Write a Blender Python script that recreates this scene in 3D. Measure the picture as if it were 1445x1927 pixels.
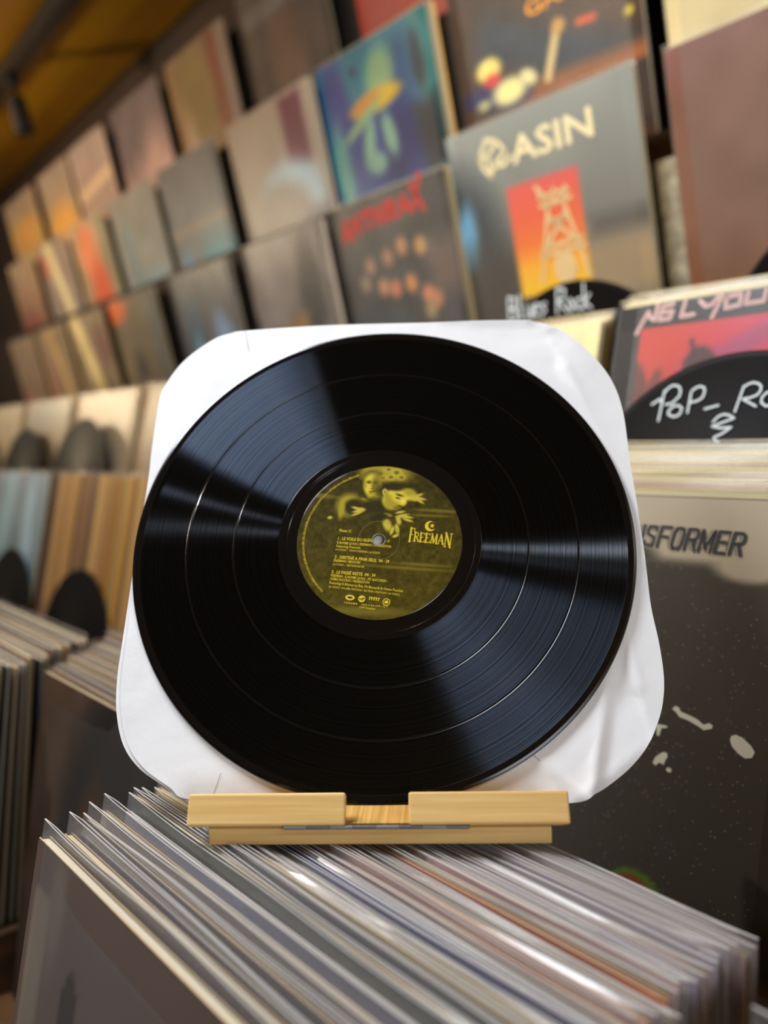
import bpy, bmesh, math, random
import numpy as np
from mathutils import Matrix, Vector

for _o in list(bpy.data.objects):
    bpy.data.objects.remove(_o)
SC = bpy.context.scene
COL = SC.collection
H = 1.35                                   # camera height above the floor, metres
random.seed(4)

# ------------------------------------------------------------------ camera
cam_d = bpy.data.cameras.new('camera')
cam = bpy.data.objects.new('camera', cam_d); COL.objects.link(cam)
SC.camera = cam
cr = Vector((0.6476278, 0.7359575, -0.1973443))
cd = Vector((0.0468193, -0.2969438, -0.9537465))
cf = Vector((-0.7605170, 0.6084332, -0.2267661))
cam.matrix_world = Matrix(((cr.x, -cd.x, -cf.x, 0), (cr.y, -cd.y, -cf.y, 0), (cr.z, -cd.z, -cf.z, H), (0, 0, 0, 1)))
cam_d.sensor_fit = 'VERTICAL'
cam_d.sensor_height = 36.0
cam_d.lens = 1600.0 / 1927.0 * 36.0
cam_d.clip_start = 0.01
cam_d.dof.use_dof = True
cam_d.dof.focus_distance = 0.475
cam_d.dof.aperture_fstop = cam_d.lens / 1000.0 / 0.0085     # aperture about 8 mm across

# ------------------------------------------------------------------ world, lights, exposure
W = bpy.data.worlds.new('World'); SC.world = W; W.use_nodes = True
W.node_tree.nodes['Background'].inputs[0].default_value = (0.95, 0.90, 0.84, 1)
W.node_tree.nodes['Background'].inputs[1].default_value = 0.12
SC.view_settings.view_transform = 'Standard'
SC.view_settings.look = 'None'
SC.view_settings.gamma = 1.0
SC.view_settings.use_curve_mapping = False
SC.view_settings.exposure = 0.0
SC.cycles.transparent_max_bounces = 14
SC.cycles.adaptive_threshold = 0.03
SC.cycles.max_bounces = 4
SC.cycles.diffuse_bounces = 2
SC.cycles.glossy_bounces = 2
SC.cycles.transmission_bounces = 2
SC.cycles.caustics_reflective = False
SC.cycles.caustics_refractive = False
SC.cycles.sample_clamp_indirect = 4.0

def aim(o, tgt):
    o.rotation_euler = (Vector(tgt) - o.location).to_track_quat('-Z', 'Y').to_euler()

def area_light(name, loc, tgt, sx, sy, power, col):
    l = bpy.data.lights.new(name, 'AREA'); l.shape = 'RECTANGLE'; l.size = sx; l.size_y = sy
    l.energy = power; l.color = col
    o = bpy.data.objects.new(name, l); COL.objects.link(o); o.location = loc; aim(o, tgt)
    return o
REC = (-0.3897, 0.3035, -0.1316 + H)
# added cool fill light, no window built, behind the photographer's right shoulder
area_light('cool_fill_light', (2.3, -0.5, H + 0.25), REC, 1.1, 1.25, 30, (0.82, 0.90, 1.0))
# cool light panel set in the ceiling over the near browser
area_light('ceiling_panel_light', (-0.80, 0.14, H + 0.868), (-0.80, 0.14, 0.0), 0.36, 0.50, 16.5, (0.86, 0.92, 1.0))

# ------------------------------------------------------------------ helpers
def lin(c):
    c = np.asarray(c, float) / 255.0
    return np.where(c <= 0.04045, c / 12.92, ((c + 0.055) / 1.055) ** 2.4)

def rgba(c):
    v = lin(c); return (float(v[0]), float(v[1]), float(v[2]), 1.0)

MATS = {}
def mat(name, col, rough=0.6, metal=0.0, spec=0.5, coat=0.0):
    if name in MATS: return MATS[name]
    m = bpy.data.materials.new(name); m.use_nodes = True
    b = m.node_tree.nodes['Principled BSDF']
    b.inputs['Base Color'].default_value = rgba(col)
    b.inputs['Roughness'].default_value = rough
    b.inputs['Metallic'].default_value = metal
    b.inputs['Specular IOR Level'].default_value = spec
    b.inputs['Coat Weight'].default_value = coat
    MATS[name] = m
    return m

def nd(m, typ, **kw):
    n = m.node_tree.nodes.new(typ)
    for k, v in kw.items(): setattr(n, k, v)
    return n

def lk(m, a, b): m.node_tree.links.new(a, b)

def grain_mat(name, c1, c2, scale=(1, 1, 1), nscale=6.0, rough=0.5, detail=6.0, c3=None, bump=0.05):
    if name in MATS: return MATS[name]
    m = mat(name, c1, rough)
    b = m.node_tree.nodes['Principled BSDF']
    tc = nd(m, 'ShaderNodeTexCoord'); mp = nd(m, 'ShaderNodeMapping'); mp.inputs['Scale'].default_value = scale
    nz = nd(m, 'ShaderNodeTexNoise'); nz.inputs['Scale'].default_value = nscale; nz.inputs['Detail'].default_value = detail
    rp = nd(m, 'ShaderNodeValToRGB')
    rp.color_ramp.elements[0].position = 0.32; rp.color_ramp.elements[0].color = rgba(c1)
    rp.color_ramp.elements[1].position = 0.68; rp.color_ramp.elements[1].color = rgba(c2)
    lk(m, tc.outputs['Object'], mp.inputs['Vector']); lk(m, mp.outputs[0], nz.inputs['Vector'])
    lk(m, nz.outputs['Fac'], rp.inputs['Fac']); lk(m, rp.outputs['Color'], b.inputs['Base Color'])
    if bump:
        bp = nd(m, 'ShaderNodeBump'); bp.inputs['Strength'].default_value = bump; bp.inputs['Distance'].default_value = 0.002
        lk(m, nz.outputs['Fac'], bp.inputs['Height']); lk(m, bp.outputs[0], b.inputs['Normal'])
    return m

def film_mat(name, haze=0.12, tint=(225, 225, 228), rough=0.14, dust=False, gloss=0.05):
    """thin clear plastic: mostly see-through, a little milky, glossier at grazing angles"""
    if name in MATS: return MATS[name]
    m = bpy.data.materials.new(name); m.use_nodes = True; MATS[name] = m
    nt = m.node_tree; nt.nodes.clear()
    out = nd(m, 'ShaderNodeOutputMaterial')
    tr = nd(m, 'ShaderNodeBsdfTransparent'); tr.inputs[0].default_value = (0.97, 0.97, 0.97, 1)
    df = nd(m, 'ShaderNodeBsdfDiffuse'); df.inputs[0].default_value = rgba(tint)
    tl = nd(m, 'ShaderNodeBsdfTranslucent'); tl.inputs[0].default_value = rgba(tint)
    a1 = nd(m, 'ShaderNodeMixShader'); a1.inputs[0].default_value = 0.45
    gl = nd(m, 'ShaderNodeBsdfGlossy'); gl.inputs['Roughness'].default_value = rough
    m1 = nd(m, 'ShaderNodeMixShader'); m2 = nd(m, 'ShaderNodeMixShader')
    lw = nd(m, 'ShaderNodeLayerWeight'); lw.inputs['Blend'].default_value = 0.5
    pw = nd(m, 'ShaderNodeMath', operation='POWER'); pw.inputs[1].default_value = 4.0
    ml = nd(m, 'ShaderNodeMath', operation='MULTIPLY_ADD'); ml.inputs[1].default_value = 0.55; ml.inputs[2].default_value = gloss
    lk(m, lw.outputs['Facing'], pw.inputs[0]); lk(m, pw.outputs[0], ml.inputs[0]); lk(m, ml.outputs[0], m2.inputs[0])
    lk(m, df.outputs[0], a1.inputs[1]); lk(m, tl.outputs[0], a1.inputs[2])
    m1.inputs[0].default_value = haze
    if dust:
        tc = nd(m, 'ShaderNodeTexCoord')
        vo = nd(m, 'ShaderNodeTexVoronoi'); vo.inputs['Scale'].default_value = 300.0
        cmpn = nd(m, 'ShaderNodeMath', operation='LESS_THAN'); cmpn.inputs[1].default_value = 0.11
        nz = nd(m, 'ShaderNodeTexNoise'); nz.inputs['Scale'].default_value = 45.0
        g2 = nd(m, 'ShaderNodeMath', operation='GREATER_THAN'); g2.inputs[1].default_value = 0.46
        mm = nd(m, 'ShaderNodeMath', operation='MULTIPLY')
        md = nd(m, 'ShaderNodeMath', operation='MULTIPLY_ADD'); md.inputs[1].default_value = 0.5; md.inputs[2].default_value = haze
        lk(m, tc.outputs['Object'], vo.inputs['Vector']); lk(m, tc.outputs['Object'], nz.inputs['Vector'])
        lk(m, vo.outputs['Distance'], cmpn.inputs[0]); lk(m, nz.outputs['Fac'], g2.inputs[0])
        lk(m, cmpn.outputs[0], mm.inputs[0]); lk(m, g2.outputs[0], mm.inputs[1]); lk(m, mm.outputs[0], md.inputs[0])
        lk(m, md.outputs[0], m1.inputs[0])
    lk(m, tr.outputs[0], m1.inputs[1]); lk(m, a1.outputs[0], m1.inputs[2])
    lk(m, m1.outputs[0], m2.inputs[1]); lk(m, gl.outputs[0], m2.inputs[2])
    lk(m, m2.outputs[0], out.inputs['Surface'])
    return m

def print_mat(name='printed_card', rough=0.5, spec=0.14):
    if name in MATS: return MATS[name]
    m = mat(name, (128, 128, 128), rough, 0, spec)
    at = nd(m, 'ShaderNodeAttribute', attribute_name='print')
    lk(m, at.outputs['Color'], m.node_tree.nodes['Principled BSDF'].inputs['Base Color'])
    return m

def mesh(name, verts, faces, mats, mi=None, smooth=False):
    me = bpy.data.meshes.new(name)
    me.from_pydata([tuple(v) for v in verts], [], faces)
    for m in (mats if isinstance(mats, (list, tuple)) else [mats]): me.materials.append(m)
    if mi is not None: me.polygons.foreach_set('material_index', mi)
    if smooth: me.polygons.foreach_set('use_smooth', [True] * len(me.polygons))
    me.update()
    return me

def obj(name, me, parent=None, mtx=None):
    o = bpy.data.objects.new(name, me); COL.objects.link(o)
    if parent is not None: o.parent = parent
    if mtx is not None:
        if parent is None: o.matrix_world = mtx
        else: o.matrix_basis = mtx
    return o

def thing(name, label, cat, mtx, group=None):
    o = bpy.data.objects.new(name, None); o.empty_display_size = 0.05; COL.objects.link(o)
    o.matrix_world = mtx
    return tag(o, label, cat, group)

def tag(o, label, cat, group=None):
    o['label'] = label; o['category'] = cat
    if group: o['group'] = group
    return o

BOXF = [(0, 3, 2, 1), (4, 5, 6, 7), (0, 1, 5, 4), (1, 2, 6, 5), (2, 3, 7, 6), (3, 0, 4, 7)]
def box_vf(x0, x1, y0, y1, z0, z1, off=0):
    v = [(x0, y0, z0), (x1, y0, z0), (x1, y1, z0), (x0, y1, z0), (x0, y0, z1), (x1, y0, z1), (x1, y1, z1), (x0, y1, z1)]
    return v, [tuple(i + off for i in f) for f in BOXF]

def box(name, x0, x1, y0, y1, z0, z1, m, bevel=0.0):
    v, f = box_vf(x0, x1, y0, y1, z0, z1)
    if not bevel: return mesh(name, v, f, m)
    bm = bmesh.new()
    vs = [bm.verts.new(p) for p in v]
    for q in f: bm.faces.new([vs[i] for i in q])
    bmesh.ops.bevel(bm, geom=bm.edges[:], offset=bevel, segments=3, affect='EDGES', profile=0.5)
    me = bpy.data.meshes.new(name); bm.to_mesh(me); bm.free(); me.materials.append(m)
    return me

def frame(o, x, y, z):
    return Matrix(((x[0], y[0], z[0], o[0]), (x[1], y[1], z[1], o[1]), (x[2], y[2], z[2], o[2]), (0, 0, 0, 1)))

def lean_frame(x, y, z, lean, yaw=0.0):
    """local x = right along the rack, local y = up the leaning cover, local z = out towards the customer"""
    b = math.radians(lean)
    m = frame((0, 0, 0), (1, 0, 0), (0, math.sin(b), math.cos(b)), (0, -math.cos(b), math.sin(b)))
    return Matrix.Translation((x, y, z + H)) @ Matrix.Rotation(yaw, 4, 'Z') @ m

# ---- painting flat print onto a fine grid
def vnoise(x, y, n, seed):
    rs = np.random.RandomState(seed); g = rs.rand(n + 2, n + 2)
    xi = np.clip(x * n, 0, n); yi = np.clip(y * n, 0, n)
    a = np.floor(xi).astype(int); b = np.floor(yi).astype(int); fx = xi - a; fy = yi - b
    fx = fx * fx * (3 - 2 * fx); fy = fy * fy * (3 - 2 * fy)
    return (g[a, b] * (1 - fx) + g[a + 1, b] * fx) * (1 - fy) + (g[a, b + 1] * (1 - fx) + g[a + 1, b + 1] * fx) * fy

def paint(x, y, spec):
    """spec: list of print layers, later ones over earlier ones; colours are sRGB 0-255"""
    c = np.zeros((len(x), 3))
    for s in spec:
        k = s[0]
        if k == 'g':      # vertical gradient: bottom, top
            a, b = np.array(s[1], float), np.array(s[2], float); c = a + (b - a) * np.clip(y, 0, 1)[:, None]; continue
        if k == 'gx':
            a, b = np.array(s[1], float), np.array(s[2], float); c = a + (b - a) * np.clip(x, 0, 1)[:, None]; continue
        if k == 'n':      # mottling
            n = (vnoise(x, y, s[1], s[3]) - 0.5) * 2 * s[2]; c = np.clip(c + n[:, None], 0, 255); continue
        if k == 'nx':     # streaks, own frequencies
            n = (vnoise(np.clip(x * s[1], 0, 1) if s[1] < 1 else x, np.clip(y * s[2], 0, 1) if s[2] < 1 else y, s[3], s[5]) - 0.5) * 2 * s[4]
            c = np.clip(c + n[:, None], 0, 255); continue
        if k == 'e':      # soft ellipse: cx cy rx ry rot col soft
            _, cx, cy, rx, ry, rot, col, soft = s
            t = math.radians(rot); dx, dy = x - cx, y - cy
            u = (dx * math.cos(t) + dy * math.sin(t)) / rx; v = (-dx * math.sin(t) + dy * math.cos(t)) / ry
            a = np.clip((1 - np.sqrt(u * u + v * v)) / max(soft, 1e-3) + 0.5, 0, 1)
        elif k == 'r':    # soft rectangle: x0 y0 x1 y1 rot col soft (soft in units)
            _, x0, y0, x1, y1, rot, col, soft = s
            t = math.radians(rot); cx, cy = (x0 + x1) / 2, (y0 + y1) / 2; dx, dy = x - cx, y - cy
            u = dx * math.cos(t) + dy * math.sin(t); v = -dx * math.sin(t) + dy * math.cos(t)
            d = np.minimum((x1 - x0) / 2 - np.abs(u), (y1 - y0) / 2 - np.abs(v))
            a = np.clip(d / max(soft, 1e-4) + 0.5, 0, 1)
        elif k == 'rg':   # rectangle with vertical colour stops: x0 y0 x1 y1 stops soft
            _, x0, y0, x1, y1, stops, soft = s
            d = np.minimum(np.minimum(x - x0, x1 - x), np.minimum(y - y0, y1 - y)); a = np.clip(d / soft + 0.5, 0, 1)
            col = np.stack([np.interp(y, [q[0] for q in stops], [q[1][m] for q in stops]) for m in range(3)], 1)
            c = c + (col - c) * a[:, None]; continue
        elif k == 's':    # vertical stripes: list of (x0, x1, col)
            for (x0, x1, col) in s[1]:
                a = np.clip(np.minimum(x - x0, x1 - x) / 0.004 + 0.5, 0, 1)
                c = c + (np.array(col, float) - c) * a[:, None]
            continue
        c = c + (np.array(col, float) - c) * a[:, None]
    return lin(np.clip(c, 0, 255))

def set_print(me, x, y, spec):
    col = np.ones((len(x), 4)); col[:, :3] = paint(np.asarray(x), np.asarray(y), spec)
    at = me.color_attributes.new('print', 'FLOAT_COLOR', 'POINT')
    at.data.foreach_set('color', col.astype(np.float32).ravel())

def print_sheet(name, w, h, spec, n=48, z=0.0004, m=None, ny=None):
    ny = ny or n
    xs, ys = np.meshgrid(np.linspace(0, 1, n + 1), np.linspace(0, 1, ny + 1))
    xs = xs.ravel(); ys = ys.ravel()
    v = np.c_[(xs - 0.5) * w, ys * h, np.full(len(xs), z)]
    f = []
    for j in range(ny):
        for i in range(n):
            a = j * (n + 1) + i; f.append((a, a + 1, a + n + 2, a + n + 1))
    me = mesh(name, v.tolist(), f, m or print_mat())
    set_print(me, xs, ys, spec)
    return me

# ---- lettering
def text_raw(s, bold=0.0, res=2, shear=0.0, space=1.0):
    cu = bpy.data.curves.new('t', 'FONT'); cu.body = s; cu.offset = bold; cu.resolution_u = res; cu.shear = shear
    cu.space_character = space
    o = bpy.data.objects.new('t', cu); COL.objects.link(o)
    dg = bpy.context.evaluated_depsgraph_get()
    me = bpy.data.meshes.new_from_object(o.evaluated_get(dg))
    bpy.data.objects.remove(o); bpy.data.curves.remove(cu)
    n = len(me.vertices); co = np.zeros(n * 3); me.vertices.foreach_get('co', co)
    v = co.reshape(-1, 3); f = [tuple(p.vertices) for p in me.polygons]
    bpy.data.meshes.remove(me)
    return v, f

def fit_text(s, p0, p1, h, z, bold=0.0, shear=0.0, res=2, space=1.0):
    """letters from p0 (baseline start) to p1 (baseline end), cap height h"""
    v, f = text_raw(s, bold, res, shear, space)
    x0, x1 = v[:, 0].min(), v[:, 0].max()
    dx, dy = p1[0] - p0[0], p1[1] - p0[1]; L = math.hypot(dx, dy); ex, ey = dx / L, dy / L
    sx = L / (x1 - x0); sy = h / 0.70
    X = (v[:, 0] - x0) * sx; Y = v[:, 1] * sy
    return np.c_[p0[0] + X * ex - Y * ey, p0[1] + X * ey + Y * ex, np.full(len(v), z)], f

def join_vf(parts):
    V, F = [], []
    for v, f in parts:
        o = len(V); V.extend([tuple(p) for p in np.asarray(v).tolist()]); F.extend([tuple(i + o for i in q) for q in f])
    return V, F

def ribbon(pts, w, z, closed=False):
    """a flat pen stroke through pts"""
    V, F = [], []
    n = len(pts)
    for i in range(n - (0 if closed else 1)):
        a, b = pts[i], pts[(i + 1) % n]; dx, dy = b[0] - a[0], b[1] - a[1]; L = math.hypot(dx, dy) or 1e-9
        nx, ny = -dy / L * w / 2, dx / L * w / 2; o = len(V)
        V += [(a[0] + nx, a[1] + ny, z), (a[0] - nx, a[1] - ny, z), (b[0] - nx, b[1] - ny, z), (b[0] + nx, b[1] + ny, z)]
        F.append((o, o + 1, o + 2, o + 3))
    for i, p in enumerate(pts):
        o = len(V); zz = z + 0.00001
        V += [(p[0] + w / 2 * math.cos(t), p[1] + w / 2 * math.sin(t), zz) for t in [k * math.pi / 4 for k in range(8)]]
        F.append(tuple(range(o, o + 8)))
    return np.array(V), F

def poly(pts, z):
    return np.array([(p[0], p[1], z) for p in pts]), [tuple(range(len(pts)))]

def disc_poly(cx, cy, rx, ry, z, n=24, rot=0.0):
    c, s = math.cos(rot), math.sin(rot)
    return poly([(cx + rx * math.cos(t) * c - ry * math.sin(t) * s, cy + rx * math.cos(t) * s + ry * math.sin(t) * c)
                 for t in [2 * math.pi * k / n for k in range(n)]], z)

ORD = ['first', 'second', 'third', 'fourth', 'fifth', 'sixth', 'seventh', 'eighth', 'ninth', 'tenth', 'eleventh', 'twelfth',
       'thirteenth', 'fourteenth', 'fifteenth', 'sixteenth', 'seventeenth', 'eighteenth', 'nineteenth', 'twentieth']
TENS = {20: 'twenty', 30: 'thirty', 40: 'forty'}
def ordinal(i):     # 1-based
    if i <= 20: return ORD[i - 1]
    t, u = i // 10 * 10, i % 10
    return (TENS[t][:-1] + 'ieth') if u == 0 else TENS[t] + '-' + ORD[u - 1]

# ------------------------------------------------------------------ common materials
CARD = mat('card_edge', (214, 186, 132), 0.8)
INNER = mat('inner_paper', (226, 214, 186), 0.85)
FILM = film_mat('clear_film', 0.08, rough=0.36, gloss=0.03)
FILM_W = film_mat('wall_cover_film', 0.09, (215, 212, 205), 0.34, gloss=0.03)
FILM_C = film_mat('crisp_film', 0.025, (225, 215, 190), 0.3, gloss=0.02)
FILM_Y = film_mat('yellowed_film', 0.10, (232, 212, 150), 0.36, gloss=0.03)
EDGE_Y = mat('yellowed_film_edge', (226, 206, 150), 0.45)
FILM_N = film_mat('thin_film', 0.05, (200, 188, 170), 0.25, gloss=0.03)
FILM_D = film_mat('dusty_film', 0.035, (225, 220, 205), 0.16, dust=True, gloss=0.03)
FILM_M = film_mat('milky_film', 0.11, (236, 234, 240), 0.28, gloss=0.08)
FILM_EDGE = mat('film_edge', (208, 204, 200), 0.4)
WOOD_D = grain_mat('dark_stained_wood', (58, 38, 20), (96, 62, 30), (1, 1, 9), 5.0, 0.5)
BAMBOO = grain_mat('bamboo', (216, 170, 100), (238, 202, 134), (2, 60, 60), 4.0, 0.42, 4.0, bump=0.02)
BAMBOO_V = grain_mat('bamboo_end_grain', (184, 132, 60), (222, 178, 100), (160, 3, 3), 3.0, 0.45, 3.0, bump=0.02)

# ------------------------------------------------------------------ the room
wall_yaw = math.atan2(-114, 2003)
WM = Matrix.Translation((0, 0, 0)) @ Matrix.Rotation(wall_yaw, 4, 'Z')
stone = grain_mat('rough_plaster', (120, 112, 92), (176, 166, 140), (1, 1, 1), 60.0, 0.9, 8.0, bump=0.4)
o = obj('floor', box('floor', -7, 4, -4, 2.0, -0.05, 0, grain_mat('floor_boards', (70, 52, 36), (104, 78, 52), (1, 12, 1), 3.0, 0.5)))
o['kind'] = 'structure'
o = obj('wall_back', box('wall_back', -6.5, 3.0, 1.27, 1.40, 0, H + 0.87, grain_mat('dark_panelling', (44, 30, 18), (64, 44, 26), (1, 1, 8), 4.0, 0.6)), None, WM); o['kind'] = 'structure'
o = obj('wall_pier', box('wall_pier', -0.735, -0.30, 0.950, 1.268, 0, H + 0.105, stone), None, WM); o['kind'] = 'structure'
ceil_root = obj('ceiling', box('ceiling', -6.5, 3.0, -3.5, 1.40, H + 0.90, H + 0.95, mat('ceiling_gap', (30, 20, 8), 0.9)), None, WM)
ceil_root['kind'] = 'structure'
plank_m = [grain_mat('ceiling_plank_%s' % k, a, b, (1.2, 22, 1), 3.0, 0.45) for k, a, b in
           (('a', (190, 134, 16), (216, 160, 30)), ('b', (176, 120, 12), (204, 146, 22)), ('c', (200, 144, 20), (222, 168, 36)))]
plank_me = [box('plank', -4.7, 4.7, -0.058, 0.058, -0.016, 0, m) for m in plank_m]
for i in range(40):
    p = obj('plank', plank_me[(i * 7) % 3], ceil_root, Matrix.Translation((-1.75, 1.32 - 0.12 * i, H + 0.899)))

# track with lamp heads under the ceiling
black_metal = mat('black_metal', (26, 24, 22), 0.45)
def cyl_vf(r0, r1, z0, z1, n=20, cap=True):
    v = [(r0 * math.cos(2 * math.pi * k / n), r0 * math.sin(2 * math.pi * k / n), z0) for k in range(n)]
    v += [(r1 * math.cos(2 * math.pi * k / n), r1 * math.sin(2 * math.pi * k / n), z1) for k in range(n)]
    f = [(k, (k + 1) % n, n + (k + 1) % n, n + k) for k in range(n)]
    if cap: f += [tuple(range(n - 1, -1, -1)), tuple(range(n, 2 * n))]
    return v, f
TRK = WM @ Matrix.Translation((0, 0.907, H + 0.835))
trk = thing('lighting_track', 'black metal lighting track under the wooden ceiling', 'light track', TRK)
obj('rail', box('rail', -5.2, 2.0, -0.026, 0.026, 0.0, 0.035, black_metal, 0.003), trk)
for x in (-4.5, -3.2, -1.6, 0.0, 1.5):
    obj('mounting_clip', box('clip', x - 0.02, x + 0.02, -0.022, 0.022, 0.033, 0.050, black_metal, 0.002), trk)

def track_lamp(x, label, tgt, power, hang_only=False):
    base = WM @ Matrix.Translation((x, 0.907, H + 0.835))
    t = thing('track_spotlight', label, 'spotlight', base, 'spotlights on the ceiling track')
    obj('adapter', box('adapter', -0.03, 0.03, -0.013, 0.013, -0.022, 0.0, black_metal, 0.002), t)
    v, f = cyl_vf(0.006, 0.006, -0.06, -0.02, 10); obj('stem', mesh('stem', v, f, black_metal), t)
    loc = base @ Vector((0, 0, -0.095))
    if hang_only: R = Matrix.Identity(4)
    else: R = base.to_3x3().inverted().to_4x4() @ (Vector(tgt) - loc).to_track_quat('-Z', 'Y').to_matrix().to_4x4()
    head = Matrix.Translation((0, 0, -0.095)) @ R
    V, F = cyl_vf(0.024, 0.028, 0.045, -0.05, 24, False)
    v2, f2 = cyl_vf(0.024, 0.010, 0.045, 0.052, 24, True)
    V2, F2 = join_vf([(np.array(V), F), (np.array(v2), f2)])
    hd = obj('lamp_head', mesh('lamp_head', V2, F2, black_metal, smooth=False), t, head)
    lens = mat('lamp_lens', (255, 236, 200), 0.3)
    b = lens.node_tree.nodes['Principled BSDF']
    b.inputs['Emission Color'].default_value = (1, 0.8, 0.55, 1); b.inputs['Emission Strength'].default_value = 6.0
    v, f = cyl_vf(0.024, 0.024, -0.040, -0.036, 24); obj('lens', mesh('lens', v, f, mat('unlit_lens', (60, 56, 50), 0.2) if not power else lens), hd)
    if not power: return
    l = bpy.data.lights.new('spot_beam', 'SPOT'); l.energy = power; l.color = (1.0, 0.83, 0.62)
    l.spot_size = math.radians(95); l.spot_blend = 0.9; l.shadow_soft_size = 0.025
    lo = bpy.data.objects.new('spot_beam', l); COL.objects.link(lo); lo.parent = hd
    lo.matrix_basis = Matrix.Translation((0, 0, -0.056))
track_lamp(-2.644, 'unlit black cylinder spotlight hanging from the ceiling track', None, 0, True)
# added unseen globe lamp: warms the ceiling boards and the far covers
def pendant(x, y, z, power):
    t = thing('added_globe_lamp', 'added opal globe lamp warming the ceiling, out of view', 'lamp', Matrix.Translation((x, y, H + 0.882)))
    v, f = cyl_vf(0.05, 0.05, -0.02, 0.0, 24); obj('canopy', mesh('canopy', v, f, black_metal), t)
    v, f = cyl_vf(0.004, 0.004, z - 0.882 + 0.07, -0.018, 8); obj('cord', mesh('cord', v, f, black_metal), t)
    gm = mat('opal_glass', (255, 232, 190), 0.3); b = gm.node_tree.nodes['Principled BSDF']
    b.inputs['Emission Color'].default_value = (1.0, 0.74, 0.42, 1); b.inputs['Emission Strength'].default_value = 12.0
    gm.cycles.emission_sampling = 'NONE'
    bm = bmesh.new(); bmesh.ops.create_uvsphere(bm, u_segments=24, v_segments=14, radius=0.08)
    me = bpy.data.meshes.new('globe'); bm.to_mesh(me); bm.free(); me.materials.append(gm)
    obj('globe', me, t, Matrix.Translation((0, 0, z - 0.882)))
    l = bpy.data.lights.new('globe_fill_light', 'POINT'); l.energy = power; l.color = (1.0, 0.80, 0.52); l.shadow_soft_size = 0.085
    lo = bpy.data.objects.new('globe_fill_light', l); COL.objects.link(lo); lo.parent = t; lo.matrix_basis = Matrix.Translation((0, 0, z - 0.882 - 0.0))
pendant(-2.95, 0.22, 0.40, 160.0)

def ceiling_spot(x, y, label, tgt, power, size=95, col=(1.0, 0.80, 0.58)):
    """small surface-mounted spotlight on the ceiling"""
    base = Matrix.Translation((x, y, H + 0.882))
    t = thing('ceiling_spotlight', label, 'spotlight', base, 'spotlights on the ceiling')
    v, f = cyl_vf(0.045, 0.045, -0.012, 0.0, 24); obj('canopy', mesh('canopy', v, f, black_metal), t)
    v, f = cyl_vf(0.006, 0.006, -0.05, -0.010, 10); obj('stem', mesh('stem', v, f, black_metal), t)
    loc = base @ Vector((0, 0, -0.085))
    R = (Vector(tgt) - loc).to_track_quat('-Z', 'Y').to_matrix().to_4x4()
    V, F = cyl_vf(0.024, 0.028, 0.035, -0.05, 24, False); v2, f2 = cyl_vf(0.024, 0.010, 0.035, 0.045, 24)
    V2, F2 = join_vf([(np.array(V), F), (np.array(v2), f2)])
    hd = obj('lamp_head', mesh('lamp_head', V2, F2, black_metal), t, Matrix.Translation((0, 0, -0.085)) @ R)
    v, f = cyl_vf(0.024, 0.024, -0.046, -0.042, 24); lm = mat('lamp_lens', (255, 236, 200), 0.3); lm.cycles.emission_sampling = 'NONE'; obj('lens', mesh('lens', v, f, lm), hd)
    l = bpy.data.lights.new('spot_beam', 'SPOT'); l.energy = power; l.color = col
    l.spot_size = math.radians(size); l.spot_blend = 0.8; l.shadow_soft_size = 0.022
    lo = bpy.data.objects.new('spot_beam', l); COL.objects.link(lo); lo.parent = hd; lo.matrix_basis = Matrix.Translation((0, 0, -0.056))

pn = thing('ceiling_light_panel', 'square cool light panel on the wooden ceiling above the near browser', 'ceiling light', Matrix.Translation((-0.80, 0.14, H + 0.870)))
gm = mat('panel_diffuser', (240, 244, 250), 0.4); gm.node_tree.nodes['Principled BSDF'].inputs['Emission Color'].default_value = (0.8, 0.89, 1, 1)
gm.node_tree.nodes['Principled BSDF'].inputs['Emission Strength'].default_value = 4.0; gm.cycles.emission_sampling = 'NONE'
obj('diffuser', box('diffuser', -0.18, 0.18, -0.25, 0.25, 0.0, 0.008, gm), pn)
for (a, b, c, d) in ((-0.195, -0.18, -0.265, 0.265), (0.18, 0.195, -0.265, 0.265), (-0.18, 0.18, -0.265, -0.25), (-0.18, 0.18, 0.25, 0.265)):
    obj('frame_side', box('frame_side', a, b, c, d, -0.004, 0.012, mat('white_metal', (220, 220, 220), 0.4)), pn)
ceiling_spot(0.75, 0.6, 'ceiling spotlight beyond the right end of the record wall', (-0.35, 0.30, H - 0.25), 9, 95, (1.0, 0.90, 0.80))
ceiling_spot(-0.95, 0.58, 'ceiling spotlight above the middle browser', (-0.55, 0.35, H - 0.3), 5)
ceiling_spot(-1.55, -0.22, 'added ceiling spotlight brightening the sleeves in the near browser', (-0.30, 0.15, H - 0.25), 34, 62, (1.0, 0.92, 0.86))  # added out-of-view spot, lifts the brightness of the sleeves
ceiling_spot(-1.7, -0.3, 'ceiling spotlight facing the middle of the record wall', (-1.7, 1.0, H + 0.3), 26)
ceiling_spot(-3.2, -0.3, 'ceiling spotlight facing the far end of the record wall', (-3.1, 1.0, H + 0.3), 40)
ceiling_spot(-0.48, 0.12, 'ceiling spotlight facing the near end of the record wall', (-0.65, 1.0, H + 0.25), 32, 76, (1.0, 0.86, 0.68))

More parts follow.
